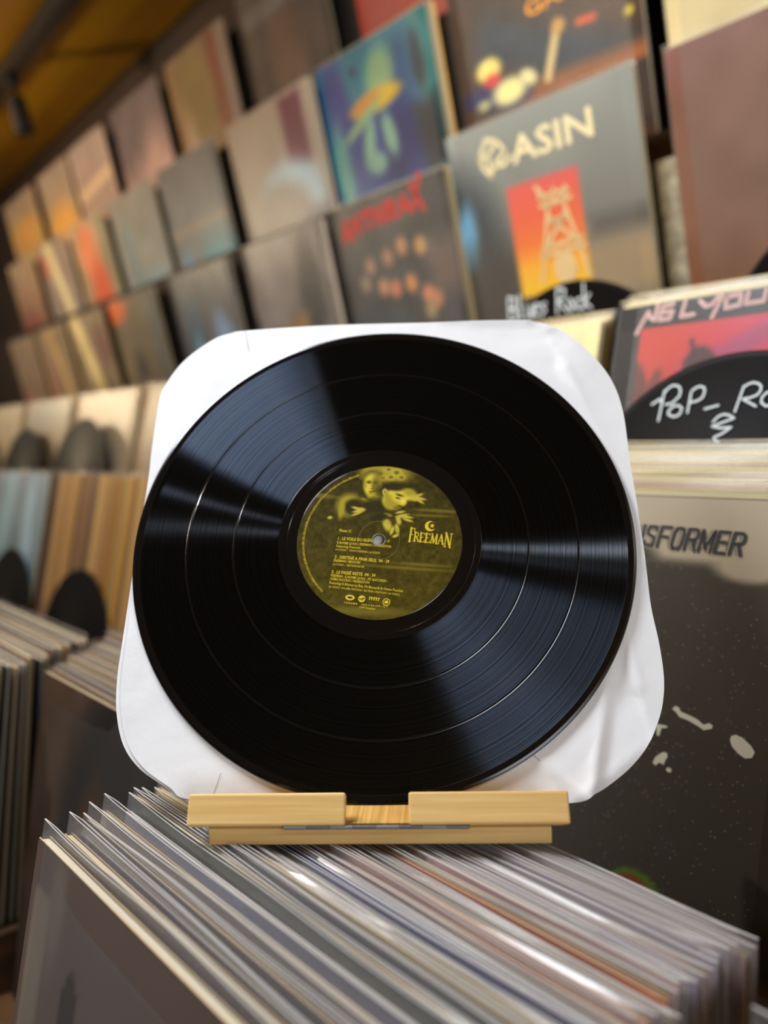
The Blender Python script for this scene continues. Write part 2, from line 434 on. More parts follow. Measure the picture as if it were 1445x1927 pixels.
# ------------------------------------------------------------------ record covers
def jacket_mesh(w, h, t, col_name, col, edge=None):
    """cardboard jacket: front board, back board, the inner sleeve edge between, spine on the left"""
    key = 'jacket_%.3f_%.3f_%.4f_%s' % (w, h, t, col_name)
    if key in bpy.data.meshes: return bpy.data.meshes[key]
    m = mat('card_' + col_name, col, 0.55); b = min(0.0007, t * 0.25); e = edge or CARD
    V, F, MI = [], [], []
    def add(x0, x1, y0, y1, z0, z1, mi):
        v, f = box_vf(x0, x1, y0, y1, z0, z1, len(V)); V.extend(v); F.extend(f); MI.extend(mi)
    # box face order: back, front, bottom, right, top, left
    add(-w / 2, w / 2, 0, h, -b, 0, [0, 0, 1, 1, 1, 0])
    add(-w / 2, w / 2, 0, h, -t, -t + b, [0, 0, 1, 1, 1, 0])
    add(-w / 2, -w / 2 + 0.0006, 0, h, -t + b, -b, [0] * 6)
    add(-w / 2 + 0.0008, w / 2 - 0.004, 0.001, h - 0.0009, -t + b * 1.15, -b * 1.15, [2] * 6)
    me = mesh(key, V, F, [m, e, INNER], MI)
    return me

def film_mesh(key, w, h, t, over, side, seed, m, rim=True, back=True, nx=14):
    """plastic outer sleeve: wavy front and back sheets standing proud of the jacket, open at the top"""
    rs = random.Random(seed); V, F, MI = [], [], []
    ph = [rs.uniform(0, 6.28) for _ in range(6)]; amp = rs.uniform(0.0004, 0.0013)
    W2 = w / 2 + side
    def top(x):
        return h + over + 0.0007 * math.sin(x * 13 + ph[0]) + 0.00025 * math.sin(x * 41 + ph[1])
    rows = [0.0, 0.5, 0.9, (h + 0.001) / (h + over), 1.0]
    for sgn, z0 in ((1, 0.0005), (-1, -t - 0.0005)):
        if sgn < 0 and not back: break
        o = len(V)
        for j, fy in enumerate(rows):
            for i in range(nx + 1):
                x = -W2 + 2 * W2 * i / nx; y = -0.002 + (top(x) + 0.002) * fy
                wv = 0.0012 * (fy if j > 2 else 0) * math.sin(x * 10 + ph[3]) + amp * 0.6 * (1 if j == 4 else 0) * math.sin(x * 37 + ph[2])
                if abs(x) / W2 > 0.985: zz = -t / 2 + sgn * 0.0002 + wv * 0.5
                elif j == 4: zz = -t / 2 + sgn * (0.0004 + 0.0009 * abs(math.sin(x * 7 + ph[4]))) + wv
                else: zz = z0 + (wv if back else 0)
                V.append((x, y, zz))
        n = nx + 1
        for j in range(len(rows) - 1):
            for i in range(nx):
                a = o + j * n + i; F.append((a, a + 1, a + n + 1, a + n)); MI.append(0)
        if rim:
            k = o + (len(rows) - 1) * n
            for i in range(nx):
                a, b = V[k + i], V[k + i + 1]; q = len(V); d = 0.00020
                V += [(a[0], a[1], a[2] - d), (b[0], b[1], b[2] - d), (b[0], b[1], b[2] + d), (a[0], a[1], a[2] + d),
                      (a[0], a[1] - 0.0003, a[2] + d), (b[0], b[1] - 0.0003, b[2] + d)]
                F += [(q, q + 1, q + 2, q + 3), (q + 3, q + 2, q + 5, q + 4)]; MI += [1, 1]
    return mesh(key, V, F, [m, EDGE_Y if m in (FILM_Y, FILM_C) else FILM_EDGE], MI, smooth=False)

ARTN = [0]
def cover(label, x0, x1, ytop, ztop, lean, spec, group, h=0.315, yaw=0.0, pre=None, film=FILM_W, n=40, cname='cream', ccol=(200, 186, 160),
          over=0.004, extra=None, t=0.0035, rim=True, name='album_cover', back=False, edge=None):
    """one record in its printed jacket; x0..x1 along the rack, (ytop, ztop) its top edge"""
    w = x1 - x0; xc = (x0 + x1) / 2
    F = lean_frame(0, 0, 0, lean)
    top = Vector((xc, ytop, ztop + H)); up = (F.to_3x3() @ Vector((0, 1, 0)))
    M = Matrix.Translation(top - up * h) @ F.to_3x3().to_4x4()
    if pre is not None: M = pre @ M
    t_ = thing(name, label, 'record', M, group)
    obj('jacket', jacket_mesh(w, h, t, cname, ccol, edge), t_)
    ARTN[0] += 1
    pr = None
    if spec is not None:
        pr = obj('cover_print', print_sheet('cover_print', w - 0.0008, h - 0.0008, spec, n), t_)
    if film is not None:
        obj('plastic_sleeve', film_mesh('film%d' % ARTN[0], w, h, t, over, 0.003, ARTN[0], film, rim, back), t_)
    if extra: extra(pr, w, h)
    return t_

def letters(parent, parts, m, name='lettering'):
    V, F = join_vf(parts); return obj(name, mesh(name, V, F, m), parent)

# ---- the wall rows: three stepped ledges
GA, GB, GC = 'album covers on the top wall ledge', 'album covers on the middle wall ledge', 'album covers on the lowest wall ledge'
for nm, y, z, x0 in (('a', 1.10, 0.685, -4.2), ('b', 1.03, 0.447, -4.2), ('c', 0.92, 0.205, -4.2)):
    lab = {'a': 'dark wooden ledge carrying the top row of wall covers', 'b': 'dark wooden ledge carrying the middle row of wall covers',
           'c': 'dark wooden ledge carrying the lowest row of wall covers'}[nm]
    b = z - 0.315 + H
    t = thing('display_ledge', lab, 'shelf', WM @ Matrix.Translation((0, 0, b)), 'display ledges on the record wall')
    obj('ledge_board', box('ledge_board', x0, 0.6, y - 0.02, 1.268 if nm != 'c' else 0.947, -0.022, -0.002, WOOD_D), t)
    obj('lip', box('lip', x0, 0.6, y - 0.028, y - 0.0205, -0.022, 0.012, WOOD_D), t)
    obj('backing_panel', box('backing_panel', x0, -0.74 if nm != 'a' else 0.6, y + 0.04, y + 0.06, -0.002, 0.30, mat('dark_backing', (38, 28, 20), 0.8)), t)

CREAM = mat('print_cream', (222, 206, 158), 0.6)
RED = mat('print_red', (176, 48, 42), 0.6)
ORANGE = mat('print_orange', (226, 150, 48), 0.6)

def rowA(label, x0, x1, spec, **k): return cover(label, x0, x1, 1.10, 0.685, 0, spec, GA, pre=WM, **k)
def rowB(label, x0, x1, spec, z=0.447, **k): return cover(label, x0, x1, 1.03, z, 0, spec, GB, pre=WM, **k)
def rowC(label, x0, x1, spec, z=0.19, **k): return cover(label, x0, x1, 0.92, z, 0, spec, GC, pre=WM, **k)

# top ledge
rowA('plain brick-red album cover at the upper edge of the view', -1.31, -0.995, [('g', (150, 62, 48), (176, 74, 58)), ('n', 5, 6, 1)])
rowA('dark brown album cover with a dim figure on the top ledge', -1.71, -1.39,
     [('g', (60, 46, 38), (84, 74, 66)), ('e', .5, .5, .2, .4, 0, (104, 78, 62), .9), ('r', .05, .80, .95, .92, 0, (112, 104, 96), .05), ('e', .85, .88, .08, .08, 0, (160, 110, 40), .7), ('n', 8, 12, 2)])
rowA('tan and gold album cover with a tall russet stripe', -2.09, -1.775,
     [('g', (140, 104, 66), (150, 116, 84)), ('e', .42, .6, .3, .45, 10, (138, 114, 58), .8), ('r', .70, 0, .86, 1, 0, (130, 70, 46), .05), ('r', .88, 0, 1, 1, 0, (150, 130, 118), .02), ('e', .2, .25, .09, .3, 0, (196, 160, 130), .8), ('n', 6, 12, 3)])
rowA('dusty pink album cover with mauve upper half', -2.48, -2.15,
     [('g', (190, 148, 140), (112, 98, 102)), ('e', .7, .35, .3, .3, 0, (206, 166, 156), .9), ('e', .25, .75, .35, .25, 0, (104, 88, 92), .9), ('n', 6, 14, 4)])
rowA('pale pink album cover with orange lower spot', -2.87, -2.555,
     [('g', (190, 158, 140), (186, 164, 156)), ('e', .45, .12, .18, .16, 0, (242, 138, 80), .8), ('r', .05, .52, .95, .62, 6, (246, 214, 170), .06), ('n', 5, 10, 5)])
rowA('beige album cover with a glowing amber patch', -3.22, -2.905,
     [('g', (196, 164, 120), (176, 156, 140)), ('e', .5, .38, .42, .25, 0, (246, 180, 80), .8), ('e', .9, .15, .2, .2, 0, (240, 206, 140), .8), ('n', 5, 10, 6)])
rowA('sandy yellow album cover at the far end of the top ledge', -3.69, -3.30,
     [('g', (206, 180, 120), (176, 150, 128)), ('e', .5, .55, .45, .2, 0, (230, 170, 80), .8), ('n', 5, 10, 7)])

# middle ledge
rowB('pale stone-coloured album cover cut by the upper edge of the view', -0.655, -0.34, [('g', (206, 188, 140), (216, 200, 154)), ('e', .55, .25, .1, .3, 0, (110, 100, 84), .7), ('n', 9, 18, 8)])
def gary(pr, w, h):
    letters(pr, [fit_text('GARY', ((.445 - .5) * w, .692 * h), ((.80 - .5) * w, .700 * h), 0.020, 0.0008, 0.018)], ORANGE)
rowB('dark album cover with a guitarist and orange lettering', -1.017, -0.685,
     [('g', (74, 52, 36), (66, 52, 42)), ('r', .1, .40, 1.1, .60, -26, (46, 58, 68), .12), ('r', .35, .33, 1.3, .42, -2, (146, 90, 54), .06), ('r', -.1, .1, 1.1, .345, 0, (60, 50, 44), .03),
      ('e', .22, .44, .20, .06, -10, (40, 46, 90), .5), ('e', .29, .44, .10, .055, 0, (238, 228, 150), .6), ('e', .187, .565, .075, .05, 0, (244, 222, 120), .5), ('e', .20, .515, .05, .03, 0, (214, 60, 60), .7), ('e', .41, .465, .05, .03, -30, (230, 222, 160), .6),
      ('r', .53, .40, .57, .61, -24, (220, 194, 130), .015), ('e', .60, .605, .035, .03, 0, (200, 150, 80), .6), ('r', .69, .565, .79, .59, -6, (220, 86, 40), .015), ('e', .94, .535, .02, .018, 0, (196, 176, 60), .8), ('e', .13, .425, .04, .02, 0, (190, 186, 130), .7), ('n', 12, 8, 9)],
     extra=gary, n=80)
rowB('blue and teal painted album cover with a yellow beak shape', -1.381, -1.062,
     [('gx', (26, 88, 122), (56, 110, 106)), ('r', .12, .20, .80, .86, 6, (20, 54, 120), .2), ('e', .62, .42, .25, .18, 0, (20, 28, 88), .7), ('e', .42, .84, .22, .14, 10, (30, 104, 120), .5), ('e', .16, .78, .09, .22, 10, (36, 44, 110), .8),
      ('e', .56, .80, .12, .14, -30, (126, 156, 110), .7), ('e', .49, .69, .23, .055, 3, (196, 160, 36), .4), ('e', .40, .70, .13, .04, 8, (186, 120, 30), .6), ('e', .34, .62, .2, .03, 22, (130, 156, 110), .6), ('e', .38, .50, .05, .15, -20, (120, 160, 130), .7), ('e', .56, .50, .05, .12, 10, (120, 160, 130), .7), ('e', .47, .50, .03, .08, 4, (26, 50, 120), .6), ('e', .42, .38, .08, .06, 0, (110, 150, 130), .7),
      ('r', .80, .24, .98, .58, 6, (24, 28, 34), .1), ('e', .87, .78, .05, .14, 4, (36, 50, 60), .6), ('e', .34, .885, .035, .03, 0, (28, 50, 80), .6), ('e', .10, .40, .07, .25, 0, (70, 140, 130), .8), ('n', 7, 12, 10)],
     n=64, cname='gold', ccol=(226, 176, 76), t=0.018)
rowB('beige album cover with a plum rectangle and pale blue arc', -1.746, -1.41,
     [('g', (150, 142, 132), (170, 150, 128)), ('r', .66, .56, .90, .98, 0, (104, 40, 62), .04), ('e', .62, .40, .34, .22, 0, (170, 196, 206), .5), ('e', .48, .28, .34, .24, 0, (140, 130, 122), .5), ('e', .82, .16, .16, .12, 20, (96, 96, 106), .8), ('n', 6, 8, 11)],
     cname='mauve_white', ccol=(206, 190, 180), t=0.012)
rowB('slate grey album cover with bluish glare painted along its lower edge', -2.133, -1.81,
     [('g', (110, 120, 124), (104, 102, 102)), ('r', .0, .46, 1, .52, 0, (140, 128, 116), .06), ('e', .75, .10, .32, .3, 0, (60, 140, 156), .8), ('e', .2, .06, .12, .28, 0, (96, 150, 196), .7), ('n', 6, 8, 12)])  # turquoise and blue ellipses are daylight glare painted into the art
rowB('pale grey album cover with faint painted streaks of bluish glare', -2.49, -2.17,
     [('g', (136, 146, 146), (150, 146, 138)), ('r', .22, .0, .34, .75, 0, (116, 150, 164), .1), ('e', .65, .12, .26, .18, 0, (130, 164, 186), .8), ('n', 6, 10, 13)])  # blue streak and patch paint in daylight reflected by the plastic
rowB('grey and vivid orange album cover on the middle ledge', -2.86, -2.545,
     [('g', (150, 130, 100), (190, 170, 140)), ('e', .40, .72, .25, .28, 0, (246, 150, 100), .7), ('e', .55, .25, .28, .34, 0, (214, 90, 46), .7), ('r', .82, 0, 1, 1, 0, (150, 146, 120), .06), ('n', 6, 10, 14)])
rowB('mauve album cover with a bright cream slanting band', -3.22, -2.905,
     [('g', (146, 134, 138), (170, 150, 134)), ('r', .42, -.25, .62, 1.25, 20, (255, 244, 190), .03), ('e', .15, .8, .14, .14, 0, (190, 110, 90), .8), ('n', 6, 10, 15)])
rowB('tan album cover with brick-red base at the far end of the middle ledge', -3.62, -3.30,
     [('g', (146, 96, 74), (186, 164, 134)), ('e', .4, .1, .4, .3, 0, (140, 66, 50), .8), ('n', 6, 10, 16)])

# lowest ledge
rowC('plain maroon-brown album cover beside a cover with a tower picture', -0.593, -0.276,
     [('g', (124, 84, 58), (118, 82, 74)), ('e', .2, .02, .35, .12, 0, (196, 140, 90), .9), ('e', .5, .6, .5, .3, 0, (116, 84, 66), 1), ('n', 10, 7, 17)], z=0.213, cname='cream', film=FILM_W)
def asin(pr, w, h):
    def Q(u, v): return ((u - .5) * w, v * h)
    parts = [fit_text('ASIN', Q(.375, .800), Q(.800, .803), 0.033, 0.0008, 0.018)]
    for pl in ([(.193, .872), (.245, .935), (.305, .915), (.345, .862)], [(.193, .872), (.205, .825), (.246, .778), (.270, .82), (.345, .862)], [(.193, .872), (.245, .868), (.305, .915)], [(.245, .868), (.246, .778)], [(.27, .82), (.325, .81), (.372, .835)]):
        parts.append(ribbon([Q(*p) for p in pl], 0.0055, 0.0008))
    letters(pr, parts, CREAM)
    tower = []
    for pl in ([(.44, .29), (.487, .44), (.53, .60)], [(.69, .29), (.655, .44), (.61, .60)], [(.46, .40), (.69, .41)], [(.47, .43), (.68, .44)], [(.51, .53), (.63, .535)], [(.49, .60), (.65, .605)], [(.49, .635), (.64, .635)], [(.53, .60), (.50, .66)], [(.61, .60), (.63, .65)],
               [(.48, .42), (.61, .55)], [(.66, .42), (.53, .55)], [(.50, .645), (.48, .68)], [(.57, .62), (.57, .655)]):
        tower.append(ribbon([Q(*p) for p in pl], 0.0058, 0.0012))
    c_ = Q(.575, .335); tower.append(disc_poly(c_[0], c_[1], .019, .022, 0.0012))
    letters(pr, tower, mat('print_tower', (206, 176, 124), 0.6), 'tower_picture')
asin_t = rowC('grey album cover with cream lettering and a sunset tower panel', -0.957, -0.634,
     [('g', (92, 86, 76), (136, 140, 132)), ('e', .04, .55, .22, .30, 15, (48, 56, 60), .8), ('e', .04, .52, .06, .18, -8, (96, 146, 176), .6), ('e', .15, .28, .4, .2, 0, (66, 60, 52), .9), ('e', .85, .30, .3, .14, 0, (150, 128, 96), .9), ('r', .74, .44, 1.05, .50, 0, (84, 78, 70), .08), ('n', 5, 6, 18),
      ('rg', .315, .24, .70, .715, [(.24, (240, 190, 20)), (.36, (238, 170, 24)), (.46, (228, 112, 36)), (.56, (222, 92, 52)), (.72, (212, 84, 76))], .012)],
     z=0.216, extra=asin, n=80, t=0.006)
def thrash(pr, w, h):
    ps = []
    segs = {'A': [[(0, 0), (.35, 1), (.8, 0)], [(.15, .35), (.6, .35)]], 'N': [[(0, 0), (.05, 1), (.6, 0), (.65, 1)]], 'T': [[(0, 1), (.75, 1)], [(.38, 1), (.38, 0)]],
            'H': [[(.05, 0), (.05, 1)], [(.6, 0), (.6, 1)], [(.05, .5), (.6, .5)]], 'R': [[(.05, 0), (.05, 1), (.55, .95), (.55, .55), (.05, .5), (.6, 0)]], 'X': [[(0, 0), (.8, 1.3)], [(.75, -.15), (.05, 1)]]}
    x = 0
    for i, ch in enumerate('ANTHRAX'):
        wd = .037; hh = .042 if i in (0, 6) else .030
        for pl in segs[ch]:
            ps.append(ribbon([(-.128 + x + p[0] * wd * .9, .262 + .0016 * i - (.008 if i == 0 else 0) + p[1] * hh * .86) for p in pl], 0.0085, 0.0008))
        x += .0325
    letters(pr, ps, RED)
rowC('black album cover with jagged red lettering and small faces', -1.27, -0.967,
     [('g', (66, 66, 66), (70, 66, 60)), ('e', .25, .1, .3, .3, 0, (60, 68, 76), .9), ('r', .78, .45, .98, .70, 0, (110, 92, 82), .15)] +
     [('e', a, b, .045, .045, 0, c, .7) for a, b, c in ((.27, .655, (156, 116, 94)), (.44, .675, (166, 120, 98)), (.57, .71, (176, 130, 86)), (.72, .69, (182, 138, 84)), (.36, .53, (180, 124, 88)), (.46, .51, (186, 114, 82)), (.60, .52, (196, 128, 74)), (.72, .45, (196, 124, 82)), (.78, .42, (180, 116, 82)), (.20, .57, (134, 116, 94)), (.72, .37, (150, 130, 90)))] +
     [('e', .60, .2, .2, .08, 0, (52, 58, 58), .8), ('n', 9, 10, 19)], z=0.184, extra=thrash, n=64, t=0.012, cname='pale_yellow', ccol=(206, 190, 130))
rowC('grey photographic album cover with ochre patches', -1.60, -1.307,
     [('g', (110, 100, 92), (116, 106, 100)), ('e', .75, .62, .14, .34, -5, (48, 44, 44), .6), ('r', .35, .24, .66, .50, 6, (150, 108, 56), .1), ('e', .78, .22, .14, .08, 20, (150, 112, 50), .7), ('e', .4, .1, .3, .14, 0, (140, 106, 76), .9), ('e', .25, .62, .2, .2, 0, (130, 120, 118), .9), ('n', 8, 18, 20)],
     z=0.177, cname='mauve_white', ccol=(206, 190, 180), t=0.010)
rowC('dark blue-grey album cover with bright blue painted reflections', -1.98, -1.665,
     [('g', (88, 92, 98), (84, 84, 88)), ('r', .12, .1, .40, .78, 0, (56, 84, 108), .15), ('e', .30, .22, .09, .34, 5, (96, 170, 206), .6), ('e', .72, .40, .14, .28, 12, (126, 160, 202), .7), ('e', .86, .25, .10, .25, 10, (110, 160, 196), .7), ('n', 7, 12, 21)], z=0.172)  # blue streaks are glare on the plastic, put into the print colours
rowC('olive and brown album cover with orange upper edge', -2.40, -2.075,
     [('g', (96, 86, 60), (112, 102, 74)), ('e', .10, .93, .25, .12, 0, (224, 110, 50), .7), ('e', .4, .35, .12, .2, 0, (36, 30, 20), .8), ('e', .45, .05, .25, .2, 0, (190, 164, 104), .8), ('r', .75, 0, 1, 1, 0, (92, 94, 92), .1), ('n', 7, 12, 22)], z=0.168)
rowC('khaki album cover with a cream slanting band on the lowest ledge', -2.78, -2.465,
     [('g', (120, 104, 78), (150, 134, 104)), ('r', .30, -.25, .52, 1.25, 20, (238, 222, 160), .03), ('e', .8, .7, .2, .2, 0, (120, 84, 74), .8), ('n', 7, 12, 23)], z=0.165)
rowC('brown album cover with a tan slanting stripe on the lowest ledge', -3.14, -2.825,
     [('g', (130, 106, 76), (136, 118, 90)), ('r', .55, -.2, .68, 1.2, 16, (200, 166, 96), .04), ('e', .25, .3, .1, .4, 0, (150, 100, 80), .8), ('n', 7, 12, 24)], z=0.162)
rowC('dull green-brown album cover at the far end of the lowest ledge', -3.50, -3.185,
     [('g', (120, 92, 68), (140, 122, 96)), ('e', .2, .1, .2, .25, 0, (180, 90, 70), .8), ('n', 7, 12, 25)], z=0.160)

# ------------------------------------------------------------------ stepped record browsers
def browser(label, x0, x1, yf, zf, yb, zb, foot_y0, foot_y1, parts_x=(), hb=0.19):
    """wooden browser: sloping floor, low front board, back board, partitions and a plinth down to the floor"""
    t = thing('record_browser', label, 'record bin', Matrix.Translation(((x0 + x1) / 2, (yf + yb) / 2, 0)), 'wooden record browsers')
    cx, cy = (x0 + x1) / 2, (yf + yb) / 2
    def slab(name, pts, xa, xb):
        n = len(pts); V = [(xa - cx, p[0] - cy, p[1] + H) for p in pts] + [(xb - cx, p[0] - cy, p[1] + H) for p in pts]
        F = [tuple(range(n)), tuple(range(2 * n - 1, n - 1, -1))] + [(k, k + n, (k + 1) % n + n, (k + 1) % n) for k in range(n)]
        obj(name, mesh(name, V, F, WOOD_D), t)
    slab('floor_board', [(yf, zf), (yb, zb), (yb, zb - 0.018), (yf, zf - 0.018)], x0, x1)
    slab('front_board', [(yf - 0.016, zf - 0.04), (yf, zf - 0.04), (yf + 0.002, zf + 0.022), (yf - 0.014, zf + 0.022)], x0, x1)
    slab('back_board', [(yb, zb - 0.03), (yb + 0.014, zb - 0.03), (yb + 0.014 + 0.373 * hb, zb + hb), (yb + 0.373 * hb, zb + hb)], x0, x1)
    for x in parts_x:
        slab('partition', [(yf + 0.006, zf), (yb - 0.002, zb), (yb + 0.018, zb + 0.06), (yf + 0.015, zf + 0.05)], x - 0.005, x + 0.005)
    slab('plinth', [(foot_y0, -H + 0.0), (foot_y1, -H + 0.0), (foot_y1, min(zf, zb) - 0.045), (foot_y0, min(zf, zb) - 0.045)], x0 + 0.02, x1 - 0.02)
    return t
browser('dark wooden record browser nearest the aisle', -2.6, 0.9, -0.075, -0.50, 0.215, -0.575, -0.05, 0.24, (-1.52, -1.165, -0.822, -0.4885, -0.137, 0.22, 0.56))
browser('dark wooden record browser behind the front browser', -3.2, 0.9, 0.365, -0.452, 0.545, -0.46, 0.38, 0.56, (-2.31, -1.96, -1.622, -1.285, -0.945, -0.60, -0.2, 0.13), 0.06)
browser('dark wooden record browser against the foot of the record wall', -3.6, 0.9, 0.554, -0.327, 0.86, -0.316, 0.66, 0.86, (-2.5, -2.16, -1.82, -1.49, -1.15, -0.81, -0.478, -0.12))

VINYL_D = mat('divider_vinyl', (15, 13, 12), 0.45, 0, 0.10)
def ring_mesh(name, prof, m, n=96, mi=None, smooth=True):
    """turn a profile [(radius, height)...] about z; closed loop"""
    V, F, MI = [], [], []; k = len(prof)
    for i in range(n):
        a = 2 * math.pi * i / n; V += [(p[0] * math.cos(a), p[0] * math.sin(a), p[1]) for p in prof]
    for i in range(n):
        j = (i + 1) % n
        for q in range(k):
            r = (q + 1) % k; F.append((i * k + q, j * k + q, j * k + r, i * k + r)); MI.append(mi[q] if mi else 0)
    return mesh(name, V, F, m, MI, smooth)
DIV_ME = ring_mesh('divider_disc', [(0.0036, 0), (0.0036, 0.0014), (0.05, 0.0014), (0.051, 0.001), (0.145, 0.001), (0.149, 0.0016), (0.151, 0.0008), (0.149, 0)], VINYL_D, 72)
DIV_LAB = ring_mesh('divider_label', [(0.0036, 0.0014), (0.0036, 0.0017), (0.049, 0.0017), (0.0495, 0.0014)], mat('divider_label_paper', (36, 30, 28), 0.7), 48)
CHALK = mat('paint_pen_white', (206, 214, 216), 0.6)
def divider(label, c, lean, writing=None, pre=None, wname='handwriting'):
    M = lean_frame(c[0], c[1], c[2], lean)
    if pre is not None: M = pre @ M
    t = thing('vinyl_divider', label, 'record', M, 'old vinyl records used as dividers')
    d = obj('disc', DIV_ME, t); obj('centre_label', DIV_LAB, t)
    if writing: letters(d, [ribbon(s, w, 0.0022) for s, w in writing], CHALK, wname)
    return t

# divider with the genre written on it
POP = [[(-0.079, 0.1121), (-0.0717, 0.1164), (-0.0695, 0.1124)], [(-0.0684, 0.1232), (-0.071, 0.0977)], [(-0.0682, 0.1217), (-0.0655, 0.125), (-0.0613, 0.1274), (-0.0570, 0.1268), (-0.0543, 0.1246), (-0.0535, 0.121), (-0.0543, 0.1177), (-0.0602, 0.1119), (-0.066, 0.1114)],
       [(-0.0541, 0.1101), (-0.0585, 0.1097), (-0.0613, 0.1073), (-0.0626, 0.105), (-0.0624, 0.1028), (-0.0579, 0.1007), (-0.0540, 0.1012), (-0.0516, 0.1031), (-0.0505, 0.1076), (-0.0541, 0.1101)], [(-0.0439, 0.1202), (-0.0451, 0.1036)],
       [(-0.0433, 0.1217), (-0.04, 0.124), (-0.0365, 0.125), (-0.033, 0.1236), (-0.0321, 0.121), (-0.0325, 0.118), (-0.0337, 0.1151), (-0.038, 0.1128), (-0.0445, 0.1119)], [(-0.0303, 0.1059), (-0.019, 0.1084)],
       [(0.0003, 0.1226), (-0.0048, 0.1026)], [(0.0004, 0.1218), (0.0035, 0.124), (0.0073, 0.125), (0.0115, 0.124), (0.0141, 0.1216), (0.0140, 0.118), (0.0113, 0.1147), (0.006, 0.113), (0.0, 0.1125)], [(0.0, 0.1125), (0.0115, 0.1062)],
       [(0.0275, 0.1155), (0.024, 0.1175), (0.0189, 0.1164), (0.0157, 0.113), (0.0155, 0.1088), (0.0194, 0.1058), (0.025, 0.107), (0.028, 0.111), (0.0275, 0.1155)],
       [(0.046, 0.117), (0.041, 0.119), (0.036, 0.115), (0.036, 0.110), (0.041, 0.107), (0.047, 0.109)], [(0.055, 0.126), (0.053, 0.106)], [(0.068, 0.119), (0.054, 0.113), (0.067, 0.105)],
       [(-0.022, 0.0952), (-0.0179, 0.0995), (-0.0135, 0.101), (-0.0089, 0.0999), (-0.0049, 0.0975), (-0.0143, 0.0942), (-0.0223, 0.0915), (-0.0153, 0.0899), (-0.0063, 0.0903), (-0.0132, 0.0854), (-0.0197, 0.0826), (-0.0186, 0.0797), (-0.0155, 0.0789)]]
divider('black vinyl divider with white handwritten genre beside the red and pink cover', (-0.3265, 0.5875, -0.2238), 25, [(s, 0.0018) for s in POP])

# cover with red and pink panel behind that divider
PALE = mat('print_pale_pink', (216, 178, 172), 0.6)
def neon(pr, w, h):
    NL = [[(-0.1371, 0.2891), (-0.1276, 0.3082), (-0.125, 0.3028), (-0.12, 0.2996), (-0.1185, 0.3132)], [(-0.1031, 0.312), (-0.1137, 0.311), (-0.1153, 0.2991), (-0.1046, 0.2993), (-0.1028, 0.3057), (-0.1135, 0.3055)], [(-0.0917, 0.3125), (-0.0941, 0.2996), (-0.0822, 0.3)],
          [(-0.0777, 0.3111), (-0.072, 0.3055), (-0.0663, 0.3062), (-0.0615, 0.3125)], [(-0.0575, 0.3125), (-0.0649, 0.295)], [(-0.054, 0.3108), (-0.0415, 0.312), (-0.0412, 0.3027), (-0.0536, 0.3013), (-0.054, 0.3108)], [(-0.0353, 0.3118), (-0.0365, 0.3028), (-0.0214, 0.3029), (-0.0203, 0.3118)],
          [(-0.015, 0.302), (-0.0135, 0.3118), (-0.001, 0.3025), (0.0005, 0.3118)], [(0.019, 0.3118), (0.006, 0.311), (0.0055, 0.3028), (0.0185, 0.3035), (0.019, 0.307), (0.013, 0.307)]]
    letters(pr, [ribbon(s, 0.0034, 0.0008) for s in NL], PALE)
    letters(pr, [ribbon([(p[0] + .0002, p[1]) for p in s], 0.0007, 0.0011) for s in NL], mat('print_letter_core', (128, 84, 90), 0.6), 'lettering_core')
GT1 = 'album covers in the back browser'
def ux(x): return (x + .1575) / .315
def uy(y): return y / .315
NEIL = [('g', (34, 30, 28), (40, 37, 34)), ('gx', (40, 37, 34), (40, 37, 34)),
        ('r', ux(-.1335), -.1, ux(.142), uy(.2938), 0, (176, 50, 60), .003), ('e', ux(-.10), uy(.235), .3, .26, 20, (182, 58, 44), .9), ('e', ux(.03), uy(.24), .32, .24, 0, (192, 52, 82), .8),
        ('r', ux(-.095), uy(.262), ux(.03), uy(.280), 25, (158, 62, 92), .03), ('r', ux(-.125), uy(.225), ux(-.05), uy(.236), 36, (176, 58, 66), .02),
        ('e', ux(-.072), uy(.250), .050, .07, 0, (74, 40, 42), .15), ('r', ux(-.0815), uy(.25), ux(-.0765), uy(.280), 8, (64, 36, 40), .006), ('r', ux(-.086), uy(.235), ux(-.06), uy(.262), 0, (74, 40, 42), .02),
        ('e', ux(-.131), uy(.238), .035, .08, 10, (96, 44, 36), .3), ('e', ux(-.113), uy(.240), .02, .05, -12, (112, 50, 40), .4),
        ('r', -.1, -.1, ux(-.1335), 1.1, 0, (52, 49, 44), .003), ('r', ux(.142), -.1, 1.1, 1.1, 0, (48, 44, 40), .003), ('r', -.1, uy(.2938), 1.1, 1.1, 0, (44, 40, 37), .003)]
cover('black-bordered album cover with pale angular lettering over a red and pink panel', -0.467, -0.152, 0.699, -0.043, 26, NEIL, GT1, extra=neon, n=110, film=FILM_C, cname='black', ccol=(40, 37, 34), over=0.007)
cover('plain cream album cover left of the red and pink cover', -0.805, -0.490, 0.700, -0.050, 26, [('g', (196, 180, 128), (214, 200, 148)), ('r', .03, -.1, .97, .97, 0, (206, 192, 142), .01)], GT1, film=FILM_Y, over=0.004)
for k, (a, b, c) in enumerate(((-0.468, 'cream jacket edge', (206, 190, 140)), (-0.806, 'pale yellow jacket', (214, 198, 138)))):
    for q in range(3):
        y = 0.707 + 0.006 * q
        cover('plastic-sleeved record %s behind the %s cover in the back browser' % (ordinal(q + 1), ('red and pink', 'plain cream')[k]), a, a + 0.315, y, (-0.041 if k == 0 else -0.050) + 0.001 * q, 26, None, 'records behind the covers in the back browser', film=FILM_Y, cname='cream2', ccol=c, over=0.006)
